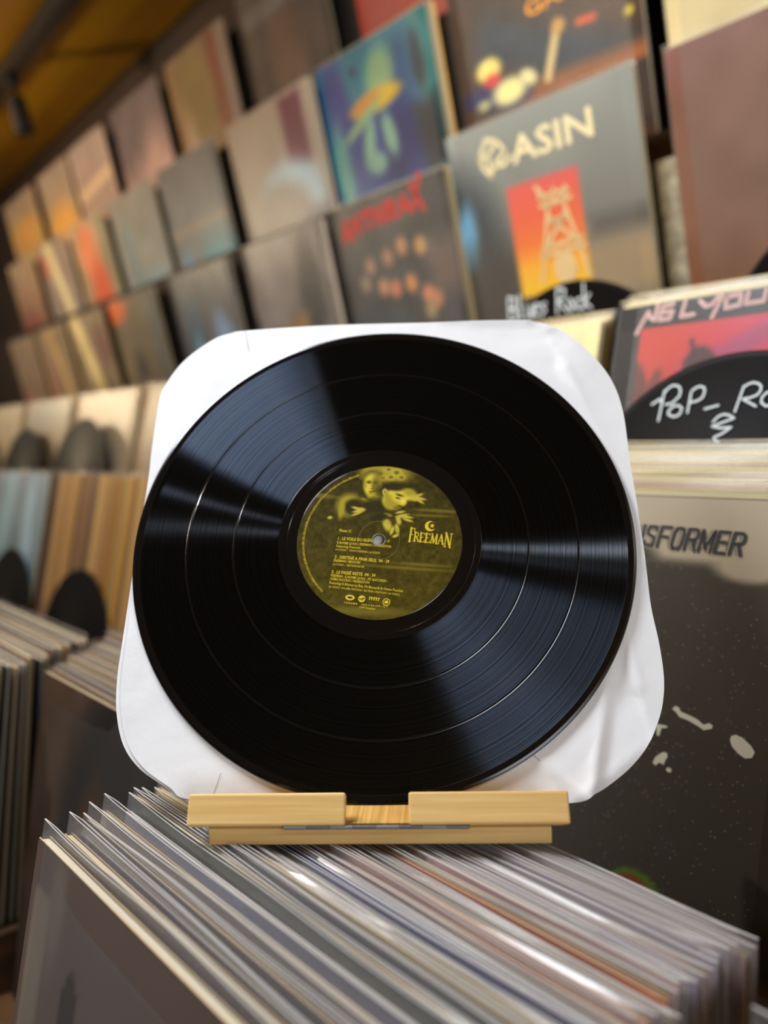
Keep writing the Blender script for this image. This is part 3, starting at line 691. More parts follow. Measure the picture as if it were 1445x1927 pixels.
tier1_left = [(-1.82, 'beige', [('g', (176, 150, 112), (196, 170, 130)), ('e', .3, .9, .3, .1, 0, (200, 150, 100), .8), ('n', 6, 14, 31)]),
              (-2.155, 'dark olive', [('g', (110, 86, 40), (140, 110, 60)), ('e', .5, .9, .4, .1, 0, (90, 80, 60), .8), ('n', 6, 14, 32)]),
              (-2.49, 'sandy', [('g', (186, 160, 110), (196, 174, 130)), ('n', 6, 14, 33)]),
              (-2.825, 'pale mint', [('g', (150, 170, 150), (176, 190, 166)), ('e', .3, .8, .3, .2, 0, (200, 200, 170), .8), ('n', 6, 14, 34)]),
              (-3.16, 'cream and mint', [('g', (190, 180, 140), (200, 190, 150)), ('e', .6, .8, .3, .2, 0, (160, 190, 170), .8), ('n', 6, 14, 35)]),
              (-1.485, 'tan', [('g', (150, 116, 76), (176, 140, 100)), ('n', 6, 14, 36)])]
for x, c, sp in tier1_left:
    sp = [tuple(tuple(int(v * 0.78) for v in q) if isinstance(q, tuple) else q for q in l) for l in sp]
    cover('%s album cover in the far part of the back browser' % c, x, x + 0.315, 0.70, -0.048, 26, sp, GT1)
divider('blank black vinyl divider in front of the beige far cover', (-1.69, 0.5875, -0.225), 25)
divider('blank black vinyl divider in front of the dark olive far cover', (-2.05, 0.5875, -0.235), 25)
divider('blank black vinyl divider in front of the sandy far cover', (-2.42, 0.5875, -0.235), 25)

# handwritten divider in front of the tower cover
def script(word, x, y, s):
    G = {'B': [[(0, 0), (.05, 1), (.4, .9), (.35, .55), (.05, .5), (.45, .4), (.4, .05), (0, 0)]], 'l': [[(.1, 1), (.05, 0), (.2, .05)]], 'u': [[(0, .5), (.02, .05), (.25, .05), (.3, .5), (.33, 0)]],
         'e': [[(0, .3), (.3, .35), (.25, .55), (.05, .45), (.02, .1), (.3, .05)]], 's': [[(.3, .5), (.05, .45), (.25, .2), (0, .02)]], 'R': [[(0, 0), (.08, 1), (.45, .9), (.4, .55), (.06, .5), (.5, 0)]],
         'o': [[(.15, .5), (0, .25), (.15, 0), (.32, .2), (.15, .5)]], 'c': [[(.3, .45), (.05, .4), (.05, .05), (.3, .05)]], 'k': [[(.05, 1), (0, 0)], [(.3, .55), (.03, .28), (.33, 0)]]}
    out = []
    for ch in word:
        for pl in G.get(ch, []): out.append(([(x + p[0] * s, y + p[1] * s) for p in pl], s * 0.085))
        x += (.55 if ch in 'BR' else .4 if ch != ' ' else .45) * s
    return out
divider('black vinyl divider with handwriting below the sunset tower cover', (-0.630, 0.835, -0.161), 6,
        script('Blues Rock', -0.098, 0.1165, 0.029))
divider('black vinyl divider below the plain maroon-brown cover', (-0.30, 0.845, -0.130), 6)

# ---- middle browser
SHARP = film_mat('front_cover_film', 0.055, (225, 220, 205), 0.16, dust=True, gloss=0.03)
INK = mat('print_ink_black', (34, 31, 30), 0.6)
GT0 = 'album covers in the middle browser'
OX = -0.025
def ax(x): return (x + OX + .16) / .32
def dark_cover(pr, w, h):
    s = 'TRANSFORMER'; a, b = (0.0142 + OX, 0.2778), (0.1318 + OX, 0.2757)
    halo = mat('print_warm_white', (180, 165, 140), 0.6)
    G = {'T': [[(0, 1), (.8, 1)], [(.4, 1), (.4, 0)]], 'R': [[(.05, 0), (.05, 1), (.55, 1), (.7, .88), (.7, .62), (.55, .5), (.05, .5)], [(.42, .5), (.72, 0)]], 'A': [[(0, 0), (.36, 1), (.44, 1), (.8, 0)], [(.14, .3), (.66, .3)]], 'N': [[(.05, 0), (.05, 1), (.68, 0), (.68, 1)]],
         'S': [[(.68, .8), (.6, .97), (.15, .97), (.05, .82), (.1, .6), (.6, .44), (.68, .22), (.55, .03), (.12, .03), (.03, .2)]], 'F': [[(.05, 0), (.05, 1), (.7, 1)], [(.05, .52), (.55, .52)]], 'O': [[(.2, 0), (.05, .2), (.05, .8), (.2, 1), (.55, 1), (.7, .8), (.7, .2), (.55, 0), (.2, 0)]],
         'M': [[(.05, 0), (.05, 1), (.42, .15), (.8, 1), (.8, 0)]], 'E': [[(.68, 1), (.05, 1), (.05, 0), (.7, 0)], [(.05, .52), (.55, .52)]]}
    L_ = math.hypot(b[0] - a[0], b[1] - a[1]); ex_, ey_ = (b[0] - a[0]) / L_, (b[1] - a[1]) / L_
    def word(dx, wd, z, hh=0.0146):
        out, x_ = [], 0.0; tot_ = sum((1.02 if c == 'M' else .92) for c in s) - .2; k = L_ / tot_
        for c in s:
            for pl in G[c]:
                q = []
                for (u_, v_) in pl:
                    X = (x_ + u_) * k + dx + v_ * hh * 0.18; Y = v_ * hh + 0.0008
                    q.append((a[0] + X * ex_ - Y * ey_, a[1] + X * ey_ + Y * ex_))
                out.append(ribbon(q, wd, z))
            x_ += 1.02 if c == 'M' else .92
        return out
    letters(pr, word(-.0024, .0016, 0.0007), INK, 'lettering_shadow')
    letters(pr, word(-.0004, .0036, 0.00085), halo, 'lettering_gap')
    letters(pr, word(0, .0027, 0.0010), INK)
    sp = []
    for pts in ([(0.0955, 0.1655), (0.0975, 0.168), (0.1005, 0.1675), (0.1020, 0.165), (0.1085, 0.1640), (0.1150, 0.1625), (0.1195, 0.160), (0.1235, 0.1622), (0.1262, 0.1610), (0.1255, 0.1588), (0.1200, 0.1565), (0.1165, 0.1580), (0.1080, 0.1605), (0.1015, 0.1612), (0.0985, 0.1640)],
                [(0.1388, 0.1546), (0.1395, 0.1575), (0.1424, 0.1590), (0.1471, 0.1580), (0.1530, 0.1545), (0.1560, 0.1510), (0.1545, 0.1470), (0.1501, 0.1455), (0.1450, 0.1475), (0.1405, 0.1510)],
                [(0.0853, 0.1255), (0.0870, 0.1300), (0.0920, 0.1345), (0.0950, 0.1350), (0.0962, 0.1325), (0.0945, 0.1290), (0.0940, 0.1262), (0.0905, 0.1270), (0.0875, 0.1240)],
                [(0.0960, 0.1239), (0.0975, 0.1256), (0.0998, 0.1250), (0.1003, 0.1232), (0.0988, 0.1222), (0.0968, 0.1226)],
                [(0.0840, 0.1520), (0.0870, 0.1528), (0.0930, 0.1530), (0.0935, 0.1518), (0.0890, 0.1505), (0.0880, 0.1450), (0.0862, 0.1445), (0.0855, 0.1480)]):
        sp.append(poly([(p[0] + OX, p[1]) for p in pts], 0.0008))
    letters(pr, sp, mat('print_spot', (206, 200, 180), 0.6), 'pale_spots')
TRF = [('g', (58, 53, 42), (58, 53, 42)), ('r', -.1, .855, 1.1, 1.1, 0, (180, 165, 140), .022), ('e', ax(.139), .852, .075, .030, 0, (180, 165, 140), .5), ('e', ax(.045), .862, .075, .024, 0, (60, 54, 44), .6), ('e', ax(.165), .87, .03, .03, 0, (64, 58, 46), .7),
       ('e', ax(.05), .35, .45, .35, 0, (56, 50, 42), 1), ('e', ax(.082), .085, .075, .073, 0, (78, 116, 26), .06), ('e', ax(.080), .078, .066, .066, 0, (132, 58, 26), .08), ('e', ax(.078), .073, .055, .055, 0, (50, 44, 32), .15),
       ('r', .0, -.1, 1.1, .045, 0, (96, 76, 22), .03), ('r', .0, -.1, 1.1, .02, 0, (122, 114, 98), .01)]
cover('black album cover with pale top band, dark italic lettering and scattered pale spots', -0.545, -0.225, 0.532, -0.170, 25, TRF, GT0, extra=dark_cover, n=120, film=SHARP, cname='black', ccol=(40, 37, 34), over=0.010)
cols = [('cream3', (214, 200, 160)), ('straw', (206, 188, 130)), ('salmon', (190, 120, 96)), ('greyish', (150, 146, 130)), ('ivory', (224, 212, 178)), ('tan2', (176, 150, 104))]
for q in range(13):
    cn, cc = cols[q % 6]
    cover('plastic-sleeved record %s behind the black cover with pale spots' % ordinal(q + 1), -0.547 + random.uniform(-.003, .003), -0.227 + random.uniform(-.003, .003), 0.5395 + 0.0062 * q, -0.168 + 0.0009 * q + random.uniform(-.002, .002), 25, None,
          'records stacked behind the black cover', film=FILM_Y, cname=cn, ccol=cc, over=0.008, t=0.0038, back=True)
def stripes(seed, base):
    rs = random.Random(seed); x = 0.0; out = []
    while x < 1:
        w = rs.uniform(.02, .07); c = rs.choice([(140, 90, 22), (176, 122, 34), (92, 54, 16), (196, 148, 70), (60, 34, 12), (160, 108, 24), (116, 76, 26)]); out.append((x, x + w, c)); x += w
    return [('g', base, base), ('s', out), ('e', .5, -.05, .8, .25, 0, (96, 70, 40), .9)]
for x, c, sp in ((-1.60, 'ochre and brown striped', stripes(3, (150, 104, 40))), (-1.27, 'gold and umber striped', stripes(8, (150, 110, 40))),
                 (-1.94, 'icy blue and grey', [('g', (90, 120, 124), (140, 156, 162)), ('e', .3, .8, .14, .4, 0, (160, 196, 206), .8), ('e', .75, .5, .1, .5, 5, (170, 200, 214), .8), ('n', 7, 16, 41)]),
                 (-2.28, 'pale turquoise', [('g', (90, 140, 140), (140, 180, 186)), ('e', .5, .7, .2, .3, 0, (180, 210, 206), .8), ('n', 7, 16, 42)])):
    cover('%s album cover in the far part of the middle browser' % c, x, x + 0.318, 0.532, -0.168, 25, sp, GT0, film=FILM_W)
divider('blank black vinyl divider in front of the ochre striped cover', (-1.385, 0.398, -0.447), 25)
divider('blank black vinyl divider in front of the icy blue cover', (-1.74, 0.398, -0.440), 25)

# ------------------------------------------------------------------ front browser: records standing in milky plastic sleeves
EDGE = {'tan': mat('edge_tan', (206, 172, 112), 0.8), 'cream': CARD, 'white': mat('edge_white', (222, 216, 200), 0.8), 'brown': mat('edge_brown', (120, 84, 54), 0.8), 'grey': mat('edge_grey', (110, 106, 104), 0.8), 'dark': mat('edge_dark', (44, 36, 30), 0.8)}
FRONT = [('grey-brown', (92, 78, 70), 'cream'), ('mauve-brown', (92, 66, 58), 'tan'), ('navy', (48, 50, 72), 'grey'), ('charcoal', (48, 48, 50), 'tan'), ('dove grey', (150, 138, 126), 'cream'), ('lavender grey', (130, 130, 150), 'white'),
         ('bottle green', (58, 70, 44), 'tan'), ('dark slate', (66, 66, 66), 'grey'), ('steel grey', (84, 84, 90), 'grey'), ('straw yellow', (206, 176, 96), 'tan'), ('speckled brown', (104, 88, 70), 'cream'), ('ash grey', (110, 106, 100), 'white'),
         ('deep blue', (42, 54, 120), 'white'), ('dusty blue', (76, 96, 168), 'white'), ('crimson', (160, 38, 56), 'cream'), ('blush', (210, 156, 140), 'cream'), ('taupe', (120, 104, 92), 'cream'), ('warm grey', (126, 112, 102), 'tan'),
         ('russet', (168, 76, 40), 'cream'), ('coffee', (104, 78, 62), 'tan'), ('pale rose', (206, 150, 146), 'white'), ('pearl grey', (160, 150, 148), 'white'), ('lilac grey', (160, 144, 180), 'white'), ('rose brown', (160, 96, 86), 'cream'), ('ivory', (206, 192, 166), 'tan'), ('light lilac', (166, 158, 176), 'white'), ('fog grey', (150, 150, 152), 'white'), ('soft pink', (190, 166, 166), 'tan'), ('bone', (196, 184, 160), 'tan'), ('clear pale', (150, 150, 146), 'white')]
YS = [0.095, 0.107, 0.115, 0.122, 0.133, 0.143, 0.148, 0.153, 0.159]
while len(YS) < len(FRONT): YS.append(YS[-1] + (0.272 - 0.159) / (len(FRONT) - 9))
rr = random.Random(11)
XO = [-0.470, -0.466, -0.462, -0.474, -0.480, -0.470, -0.474, -0.472, -0.468]
N_SEG = 22
for i, (cn, cc, ed) in enumerate(FRONT):
    y = YS[i]; z = -0.229 - 0.235 * (y - 0.095) + (rr.uniform(-0.0055, -0.0005) if i > 8 else 0.0)
    lean = 24.5 - 9.0 * (i / (len(FRONT) - 1))
    over = (0.009 + rr.uniform(-0.002, 0.003)) if i < 6 else rr.choice((0.0025, 0.003, 0.004, 0.005, 0.008, 0.012)); side = 0.0035
    h = 0.312; w = 0.309
    xl = (XO[i] if i < 9 else -0.474 + rr.uniform(-0.006, 0.006)) + side
    xc = xl + w / 2
    b = math.radians(lean); up = Vector((0, math.sin(b), math.cos(b)))
    top = Vector((xc, y, z + H)) - up * over
    M = lean_frame(0, 0, 0, lean); M = Matrix.Translation(top - up * h) @ M.to_3x3().to_4x4()
    lab = '%s record in milky plastic sleeve, %s from the front of the near browser' % (cn, ordinal(i + 1))
    t = thing('sleeved_record', lab, 'record', M, 'sleeved records in the near browser')
    tk = 0.0032 if i else 0.0062
    if i == 1: tk = 0.0045
    obj('jacket', jacket_mesh(w, h, tk, cn.replace(' ', '_'), cc, EDGE[ed]), t)
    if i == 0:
        sp = [('g', (84, 72, 64), (96, 80, 72)), ('r', .012, -.1, .085, .93, -1, (122, 108, 92), .012), ('e', .12, .93, .03, .10, 0, (110, 98, 86), .8), ('e', .215, .765, .036, .10, 0, (48, 34, 24), .12), ('n', 6, 4, 51)]  # pale band and dark oval are reflections painted into the print
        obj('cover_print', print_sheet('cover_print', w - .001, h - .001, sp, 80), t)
    if cn == 'speckled brown':     # block lettering running along the top of a cover
        sp = [('g', (128, 108, 80), (128, 108, 80))] + [('e', 0.2 + .8 * rr.random(), .90 + .1 * rr.random(), .012, .022, 40 * rr.random(), (58, 46, 38), .4) for _ in range(90)]
        obj('cover_print', print_sheet('cover_print', w - .001, h - .001, sp, 110), t)
    if cn == 'crimson':
        sp = [('g', (150, 40, 56), (150, 40, 56)), ('r', .48, .9, 1.1, 1.1, 0, (214, 186, 160), .01), ('r', -.1, -.1, .18, 1.1, 0, (90, 90, 110), .02)]
        obj('cover_print', print_sheet('cover_print', w - .001, h - .001, sp, 50), t)
    fm = FILM_M if i % 3 else film_mat('milky_film_light', 0.09, (232, 232, 242), 0.25, gloss=0.07)
    if i > 20: fm = film_mat('lit_back_film', 0.24, (240, 230, 232), 0.3, gloss=0.08)  # haze raised so the film carries the brighter light at the back
    if i == 0: fm = FILM
    obj('plastic_sleeve', film_mesh('front_film%d' % i, w, h, tk, over, side, 100 + i, fm, True, True, N_SEG), t)

# neighbouring stack, its left cover facing the aisle
NB = [('umber', (70, 54, 42)), ('brown', (90, 66, 48)), ('grey', (96, 88, 80)), ('taupe2', (116, 98, 82)), ('oat', (150, 128, 100)), ('dark_grey', (80, 74, 70)), ('rust2', (130, 84, 56)), ('putty', (140, 124, 104)), ('soft_grey', (128, 118, 110)), ('sand', (160, 136, 104)), ('ash', (110, 104, 98)), ('clay', (136, 100, 74))]
for q, (cn, cc) in enumerate(NB):
    y = 0.208 + 0.0062 * q
    sp = None
    if q == 0:
        sp = [('g', (60, 46, 36), (72, 56, 44)), ('e', .62, .45, .42, .62, 0, (34, 32, 32), .3), ('e', .42, .42, .12, .34, -6, (92, 54, 26), .5), ('r', .03, -.1, .2, 1.1, 0, (74, 56, 42), .05), ('n', 10, 6, 61)]
    cover('brown and black cover facing the aisle in the neighbouring stack' if q == 0 else 'plastic-sleeved record %s behind the brown and black cover' % ordinal(q),
          -0.812 + (rr.uniform(-.004, .004) if q else 0), -0.497, y, -0.262 + 0.0008 * q + (rr.uniform(-.003, .003) if q else 0), 22 - q * 0.4, sp, 'records in the neighbouring stack', film=FILM_N, cname=cn, ccol=cc, over=0.006, n=70, t=0.004, back=True, rim=False, edge=EDGE[('tan', 'brown', 'grey')[q % 3]])
FB = [('ochre2', (150, 116, 62)), ('black2', (30, 26, 24)), ('sand2', (170, 140, 96)), ('tobacco', (104, 74, 42)), ('black3', (26, 24, 22)), ('wheat', (176, 150, 110)), ('chestnut', (100, 62, 36)), ('black4', (32, 28, 26)), ('fawn', (160, 130, 96)), ('grey3', (120, 108, 96)), ('teak', (120, 84, 50)), ('black5', (28, 26, 26)),
      ('biscuit', (186, 160, 118)), ('cocoa', (90, 64, 48)), ('stone2', (140, 126, 108)), ('oak', (140, 106, 66)), ('black6', (30, 28, 26)), ('linen', (190, 170, 136))]
for q, (cn, cc) in enumerate(FB):
    y = 0.130 + 0.0075 * q
    cover('plastic-sleeved record %s from the front in the far left stack' % ordinal(q + 1), -1.158, -0.836 + rr.uniform(-.006, .006), y, -0.250 - 0.05 * (y - .13) + rr.uniform(-.003, .003), 23 - q * 0.4, None, 'records in the far left stack', film=FILM_N, cname=cn, ccol=cc, over=0.006, t=0.0045, back=True, rim=False, edge=EDGE[('brown', 'dark', 'tan', 'dark')[q % 4]])
for q, (cn, cc) in enumerate((('slate2', (86, 90, 110)), ('mauve2', (120, 100, 106)), ('black7', (34, 32, 34)), ('grey5', (150, 150, 160)))):
    y = 0.213 + 0.011 * q
    cover('plastic-sleeved record %s from the front in the stack cut by the right picture edge' % ordinal(q + 1), -0.128 + 0.006 * q, 0.188 + 0.006 * q, y, -0.262 + 0.002 * q, 19, None, 'records in the stack at the right edge', film=FILM_M, cname=cn, ccol=cc, over=0.012, t=0.0035, back=True)

# ------------------------------------------------------------------ bamboo stand
Sx = (0.7012, 0.6977, -0.1469); Sy = (-0.7129, 0.6827, -0.1604); Sz = (-0.0116, 0.2172, 0.9761)
SO = (-0.3185, 0.208, -0.2555 + H)
SM = frame(SO, Sx, Sy, Sz)
stand = thing('record_stand', 'hinged bamboo display stand resting on the sleeved records', 'stand', SM)
obj('base_board', box('base_board', -0.0868, 0.0862, 0.0, 0.150, 0.0, 0.0088, BAMBOO, 0.0009), stand)
for s, (a, b) in enumerate(((-0.0975, -0.0163), (0.0157, 0.0953))):
    obj('front_lip', box('front_lip', a, b, 0.0, 0.0158, -0.0055, 0.0, BAMBOO, 0.0012), stand, frame((0, -0.0022, 0.0112), (1, 0, 0), (0.0, 0.4864, 0.8737), (0.0, -0.8737, 0.4864)))
obj('shelf_board', box('shelf_board', -0.0945, 0.0925, 0.0015, 0.048, 0.0088, 0.0105, BAMBOO_V), stand)
hinge = obj('hinge', box('hinge', -0.0475, 0.0462, -0.0002, 0.0085, 0.0089, 0.0096, mat('hinge_steel', (150, 150, 152), 0.35, 0.9)), stand)
kn = 0.0935 / 8
for k in range(8):
    v, f = cyl_vf(0.00105, 0.00105, -kn / 2 + 0.0001, kn / 2 - 0.0001, 12)
    v = [(p[2], p[0], p[1]) for p in v]
    obj('knuckle', mesh('knuckle', v, f, mat('hinge_steel_%s' % 'ab'[k % 2], ((158, 158, 160), (128, 128, 132))[k % 2], 0.38, 0.85)), hinge,
        Matrix.Translation((-0.0475 + kn * (k + 0.5), -0.0012, 0.0097)))
# back rest behind the sleeve, leaning like the record
un = (0.0, 0.4864, 0.8737); nn = (0.0, -0.8737, 0.4864)
br = obj('back_rest', box('back_rest', -0.055, 0.055, 0.0, 0.19, -0.009, 0.0, BAMBOO, 0.0009), stand,
         frame((0, 0.0365, 0.0105), (1, 0, 0), un, nn))
st = obj('strut', box('strut', -0.03, 0.03, 0.0, 0.122, -0.007, 0.0, BAMBOO, 0.0009), stand, frame((0, 0.142, 0.0092), (1, 0, 0), (0.0, -0.27, 0.963), (0, -0.963, -0.27)))

# ------------------------------------------------------------------ white paper inner sleeve
Rr = (0.7012, 0.6977, -0.1469); Ru = (-0.3570, 0.5219, 0.7747); Rn = (0.6172, -0.4908, 0.6150)
RO = (-0.3897, 0.3035, -0.1316 + H)
RM = frame(RO, Rr, Ru, Rn)
OUT = [(-0.092, 0.1613), (-0.0347, 0.1622), (0.0309, 0.1604), (0.0881, 0.1585), (0.1056, 0.1557), (0.1224, 0.1469), (0.1381, 0.129), (0.1494, 0.1079), (0.1541, 0.0838), (0.1542, 0.0479), (0.1551, 0.0156), (0.1555, -0.0184), (0.1552, -0.0442), (0.1568, -0.066), (0.1568, -0.0854), (0.1540, -0.1005),
       (0.1490, -0.1125), (0.1430, -0.1225), (0.1345, -0.1318), (0.1245, -0.1396), (0.1135, -0.1462), (0.1015, -0.1504), (0.05, -0.1508), (-0.0035, -0.1508), (-0.06, -0.1508), (-0.1035, -0.1470), (-0.1143, -0.1407), (-0.1305, -0.1301), (-0.1412, -0.1171), (-0.1472, -0.0993), (-0.1493, -0.081), (-0.1495, -0.0621), (-0.1498, -0.0293),
       (-0.1499, 0.009), (-0.1485, 0.0495), (-0.1488, 0.0728), (-0.1482, 0.1093), (-0.1457, 0.1196), (-0.1347, 0.1383), (-0.1158, 0.1547), (-0.1031, 0.1597)]
def smooth_outline(P, per=8):
    out = []; n = len(P)
    for i in range(n):
        p0, p1, p2, p3 = (Vector(P[(i + k - 1) % n]) for k in range(4))
        for s in range(per):
            t = s / per
            out.append(0.5 * ((2 * p1) + (-p0 + p2) * t + (2 * p0 - 5 * p1 + 4 * p2 - p3) * t * t + (-p0 + 3 * p1 - 3 * p2 + p3) * t * t * t))
    return out
CREASES = [((0.112, -0.148), (0.128, -0.083), 0.0022), ((0.128, -0.083), (0.150, -0.03), 0.0014), ((0.083, -0.126), (0.108, -0.149), 0.0012), ((0.106, -0.149), (0.150, -0.118), 0.001), ((0.134, -0.02), (0.142, -0.09), 0.0018), ((0.12, 0.118), (0.15, 0.03), 0.0012), ((0.0995, 0.160), (0.112, 0.150), 0.0008), ((0.06, 0.159), (0.10, 0.157), 0.0006)]
def sheet(name, P, z0, m, amp=1.0, rings=44, flip=False):
    n = len(P); V = [(0.003, 0.004, z0)]; F = []
    for r in range(1, rings + 1):
        s = (r / rings) ** 0.5
        for p in P:
            x, y = p.x * s, p.y * s
            out = max(0.0, (math.hypot(x, y) - 0.140) / 0.03)
            dz = 0.0006 * math.sin(x * 55 + 1) * math.sin(y * 47 + 2) * min(1, out)
            for (a, b, hgt) in CREASES:
                ax_, ay_ = b[0] - a[0], b[1] - a[1]; L2 = ax_ * ax_ + ay_ * ay_
                t = ((x - a[0]) * ax_ + (y - a[1]) * ay_) / L2; tc = min(1, max(0, t))
                d = math.hypot(x - a[0] - tc * ax_, y - a[1] - tc * ay_)
                side = 1 if (x - a[0]) * ay_ - (y - a[1]) * ax_ > 0 else -1
                dz += hgt * (0.8 * math.exp(-(d / 0.0036) ** 2) - 0.35 * math.tanh(d / 0.004) * math.exp(-(d / 0.014)) * side * 2)
            V.append((x, y, z0 + amp * dz * min(1.0, out * 1.2)))
    for i in range(n): F.append((0, 1 + i, 1 + (i + 1) % n))
    for r in range(rings - 1):
        a, b = 1 + r * n, 1 + (r + 1) * n
        for i in range(n): F.append((a + i, b + i, b + (i + 1) % n, a + (i + 1) % n))
    return mesh(name, V, F, m, smooth=True)
PAPER = mat('white_paper', (238, 236, 235), 0.75, 0, 0.3)
b_ = PAPER.node_tree.nodes['Principled BSDF']
nz = nd(PAPER, 'ShaderNodeTexNoise'); nz.inputs['Scale'].default_value = 42.0; nz.inputs['Detail'].default_value = 5.0
bp = nd(PAPER, 'ShaderNodeBump'); bp.inputs['Strength'].default_value = 0.4; bp.inputs['Distance'].default_value = 0.002
tcp = nd(PAPER, 'ShaderNodeTexCoord'); lk(PAPER, tcp.outputs['Object'], nz.inputs['Vector']); lk(PAPER, nz.outputs['Fac'], bp.inputs['Height']); lk(PAPER, bp.outputs[0], b_.inputs['Normal'])
slv = thing('paper_sleeve', 'creased white paper inner sleeve with rounded corners behind the black record', 'record sleeve', RM @ Matrix.Translation((0, -0.1508, 0)))
up_ = Matrix.Translation((0, 0.1508, 0))
PO = smooth_outline(OUT)
obj('front_sheet', sheet('front_sheet', PO, -0.0030, PAPER, 1.25), slv, up_)
PB = [Vector((p.x * (1.003 + (0.016 * min(1.0, max(0.0, (0.02 - p.y) / 0.09)) if p.x < 0 else 0.0)) - 0.0006, p.y)) for p in PO]
obj('back_sheet', sheet('back_sheet', PB, -0.0050, PAPER, 0.6), slv, up_)
seam = mat('paper_seam', (150, 150, 156), 0.8)
for pl in ([(-0.0935, 0.1612), (-0.0895, 0.1435)], [(-0.0915, -0.1502), (-0.0868, -0.1345), (-0.0862, -0.1335)], [(0.083, -0.126), (0.108, -0.149)]):
    v, f = ribbon(pl, 0.0003, -0.0022); obj('glue_seam', mesh('glue_seam', v.tolist(), f, seam), slv, up_)

# ------------------------------------------------------------------ the vinyl record
VIN = bpy.data.materials.new('black_vinyl_grooves'); VIN.use_nodes = True
VIN.node_tree.nodes.clear()
vo_ = nd(VIN, 'ShaderNodeOutputMaterial'); vd = nd(VIN, 'ShaderNodeBsdfDiffuse'); vd.inputs[0].default_value = (0.0015, 0.0015, 0.0017, 1)
vg = nd(VIN, 'ShaderNodeBsdfAnisotropic'); vg.inputs['Color'].default_value = (0.56, 0.71, 1.0, 1); vg.inputs['Roughness'].default_value = 0.23; vg.inputs['Anisotropy'].default_value = 0.84  # bluish gloss colour stands in for the cool light on the grooves
vm = nd(VIN, 'ShaderNodeMixShader'); vm.inputs[0].default_value = 0.06
tg = nd(VIN, 'ShaderNodeTangent', direction_type='RADIAL', axis='Z'); lk(VIN, tg.outputs[0], vg.inputs['Tangent'])
lk(VIN, vd.outputs[0], vm.inputs[1]); lk(VIN, vg.outputs[0], vm.inputs[2]); lk(VIN, vm.outputs[0], vo_.inputs['Surface'])
tc = nd(VIN, 'ShaderNodeTexCoord'); vl = nd(VIN, 'ShaderNodeVectorMath', operation='LENGTH')
sepv = nd(VIN, 'ShaderNodeSeparateXYZ'); cmb = nd(VIN, 'ShaderNodeCombineXYZ')
lk(VIN, tc.outputs['Object'], sepv.inputs[0]); lk(VIN, sepv.outputs[0], cmb.inputs[0]); lk(VIN, sepv.outputs[1], cmb.inputs[1]); lk(VIN, cmb.outputs[0], vl.inputs[0])
n1 = nd(VIN, 'ShaderNodeTexNoise', noise_dimensions='1D'); n1.inputs['Scale'].default_value = 900.0; n1.inputs['Detail'].default_value = 4.0
lk(VIN, vl.outputs['Value'], n1.inputs['W'])
mr = nd(VIN, 'ShaderNodeMapRange'); mr.inputs['From Min'].default_value = 0.3; mr.inputs['From Max'].default_value = 0.7; mr.inputs['To Min'].default_value = 0.022; mr.inputs['To Max'].default_value = 0.056
lk(VIN, n1.outputs['Fac'], mr.inputs['Value']); lk(VIN, mr.outputs[0], vm.inputs[0])
VSM = mat('black_vinyl_smooth', (10, 10, 11), 0.16, 0, 0.5)
prof = [(0.00362, -0.0008), (0.00362, 0.0008), (0.0495, 0.0008), (0.0500, 0.0006), (0.0560, 0.00055), (0.0562, 0.0004), (0.0575, 0.0004), (0.0577, 0.00055), (0.0612, 0.00055), (0.0614, 0.0005),
        (0.0882, 0.0005), (0.0884, 0.00038), (0.0892, 0.00038), (0.0894, 0.0005), (0.1172, 0.0005), (0.1174, 0.00038), (0.1182, 0.00038), (0.1184, 0.0005), (0.1460, 0.0005), (0.1462, 0.0006), (0.1492, 0.0010), (0.1505, 0.0007), (0.1510, 0.0), (0.1505, -0.0007), (0.1492, -0.0010), (0.0500, -0.0006), (0.0495, -0.0008)]
mi = [1] * len(prof)
for k in (9, 13, 17): mi[k] = 0
rec_M = RM @ Matrix.Translation((0, 0, -0.0004))
rec = thing('vinyl_record', 'black vinyl record with olive and yellow label on the bamboo stand', 'record', rec_M)
disc = obj('disc', ring_mesh('disc', prof, [VIN, VSM], 320, mi, False), rec)

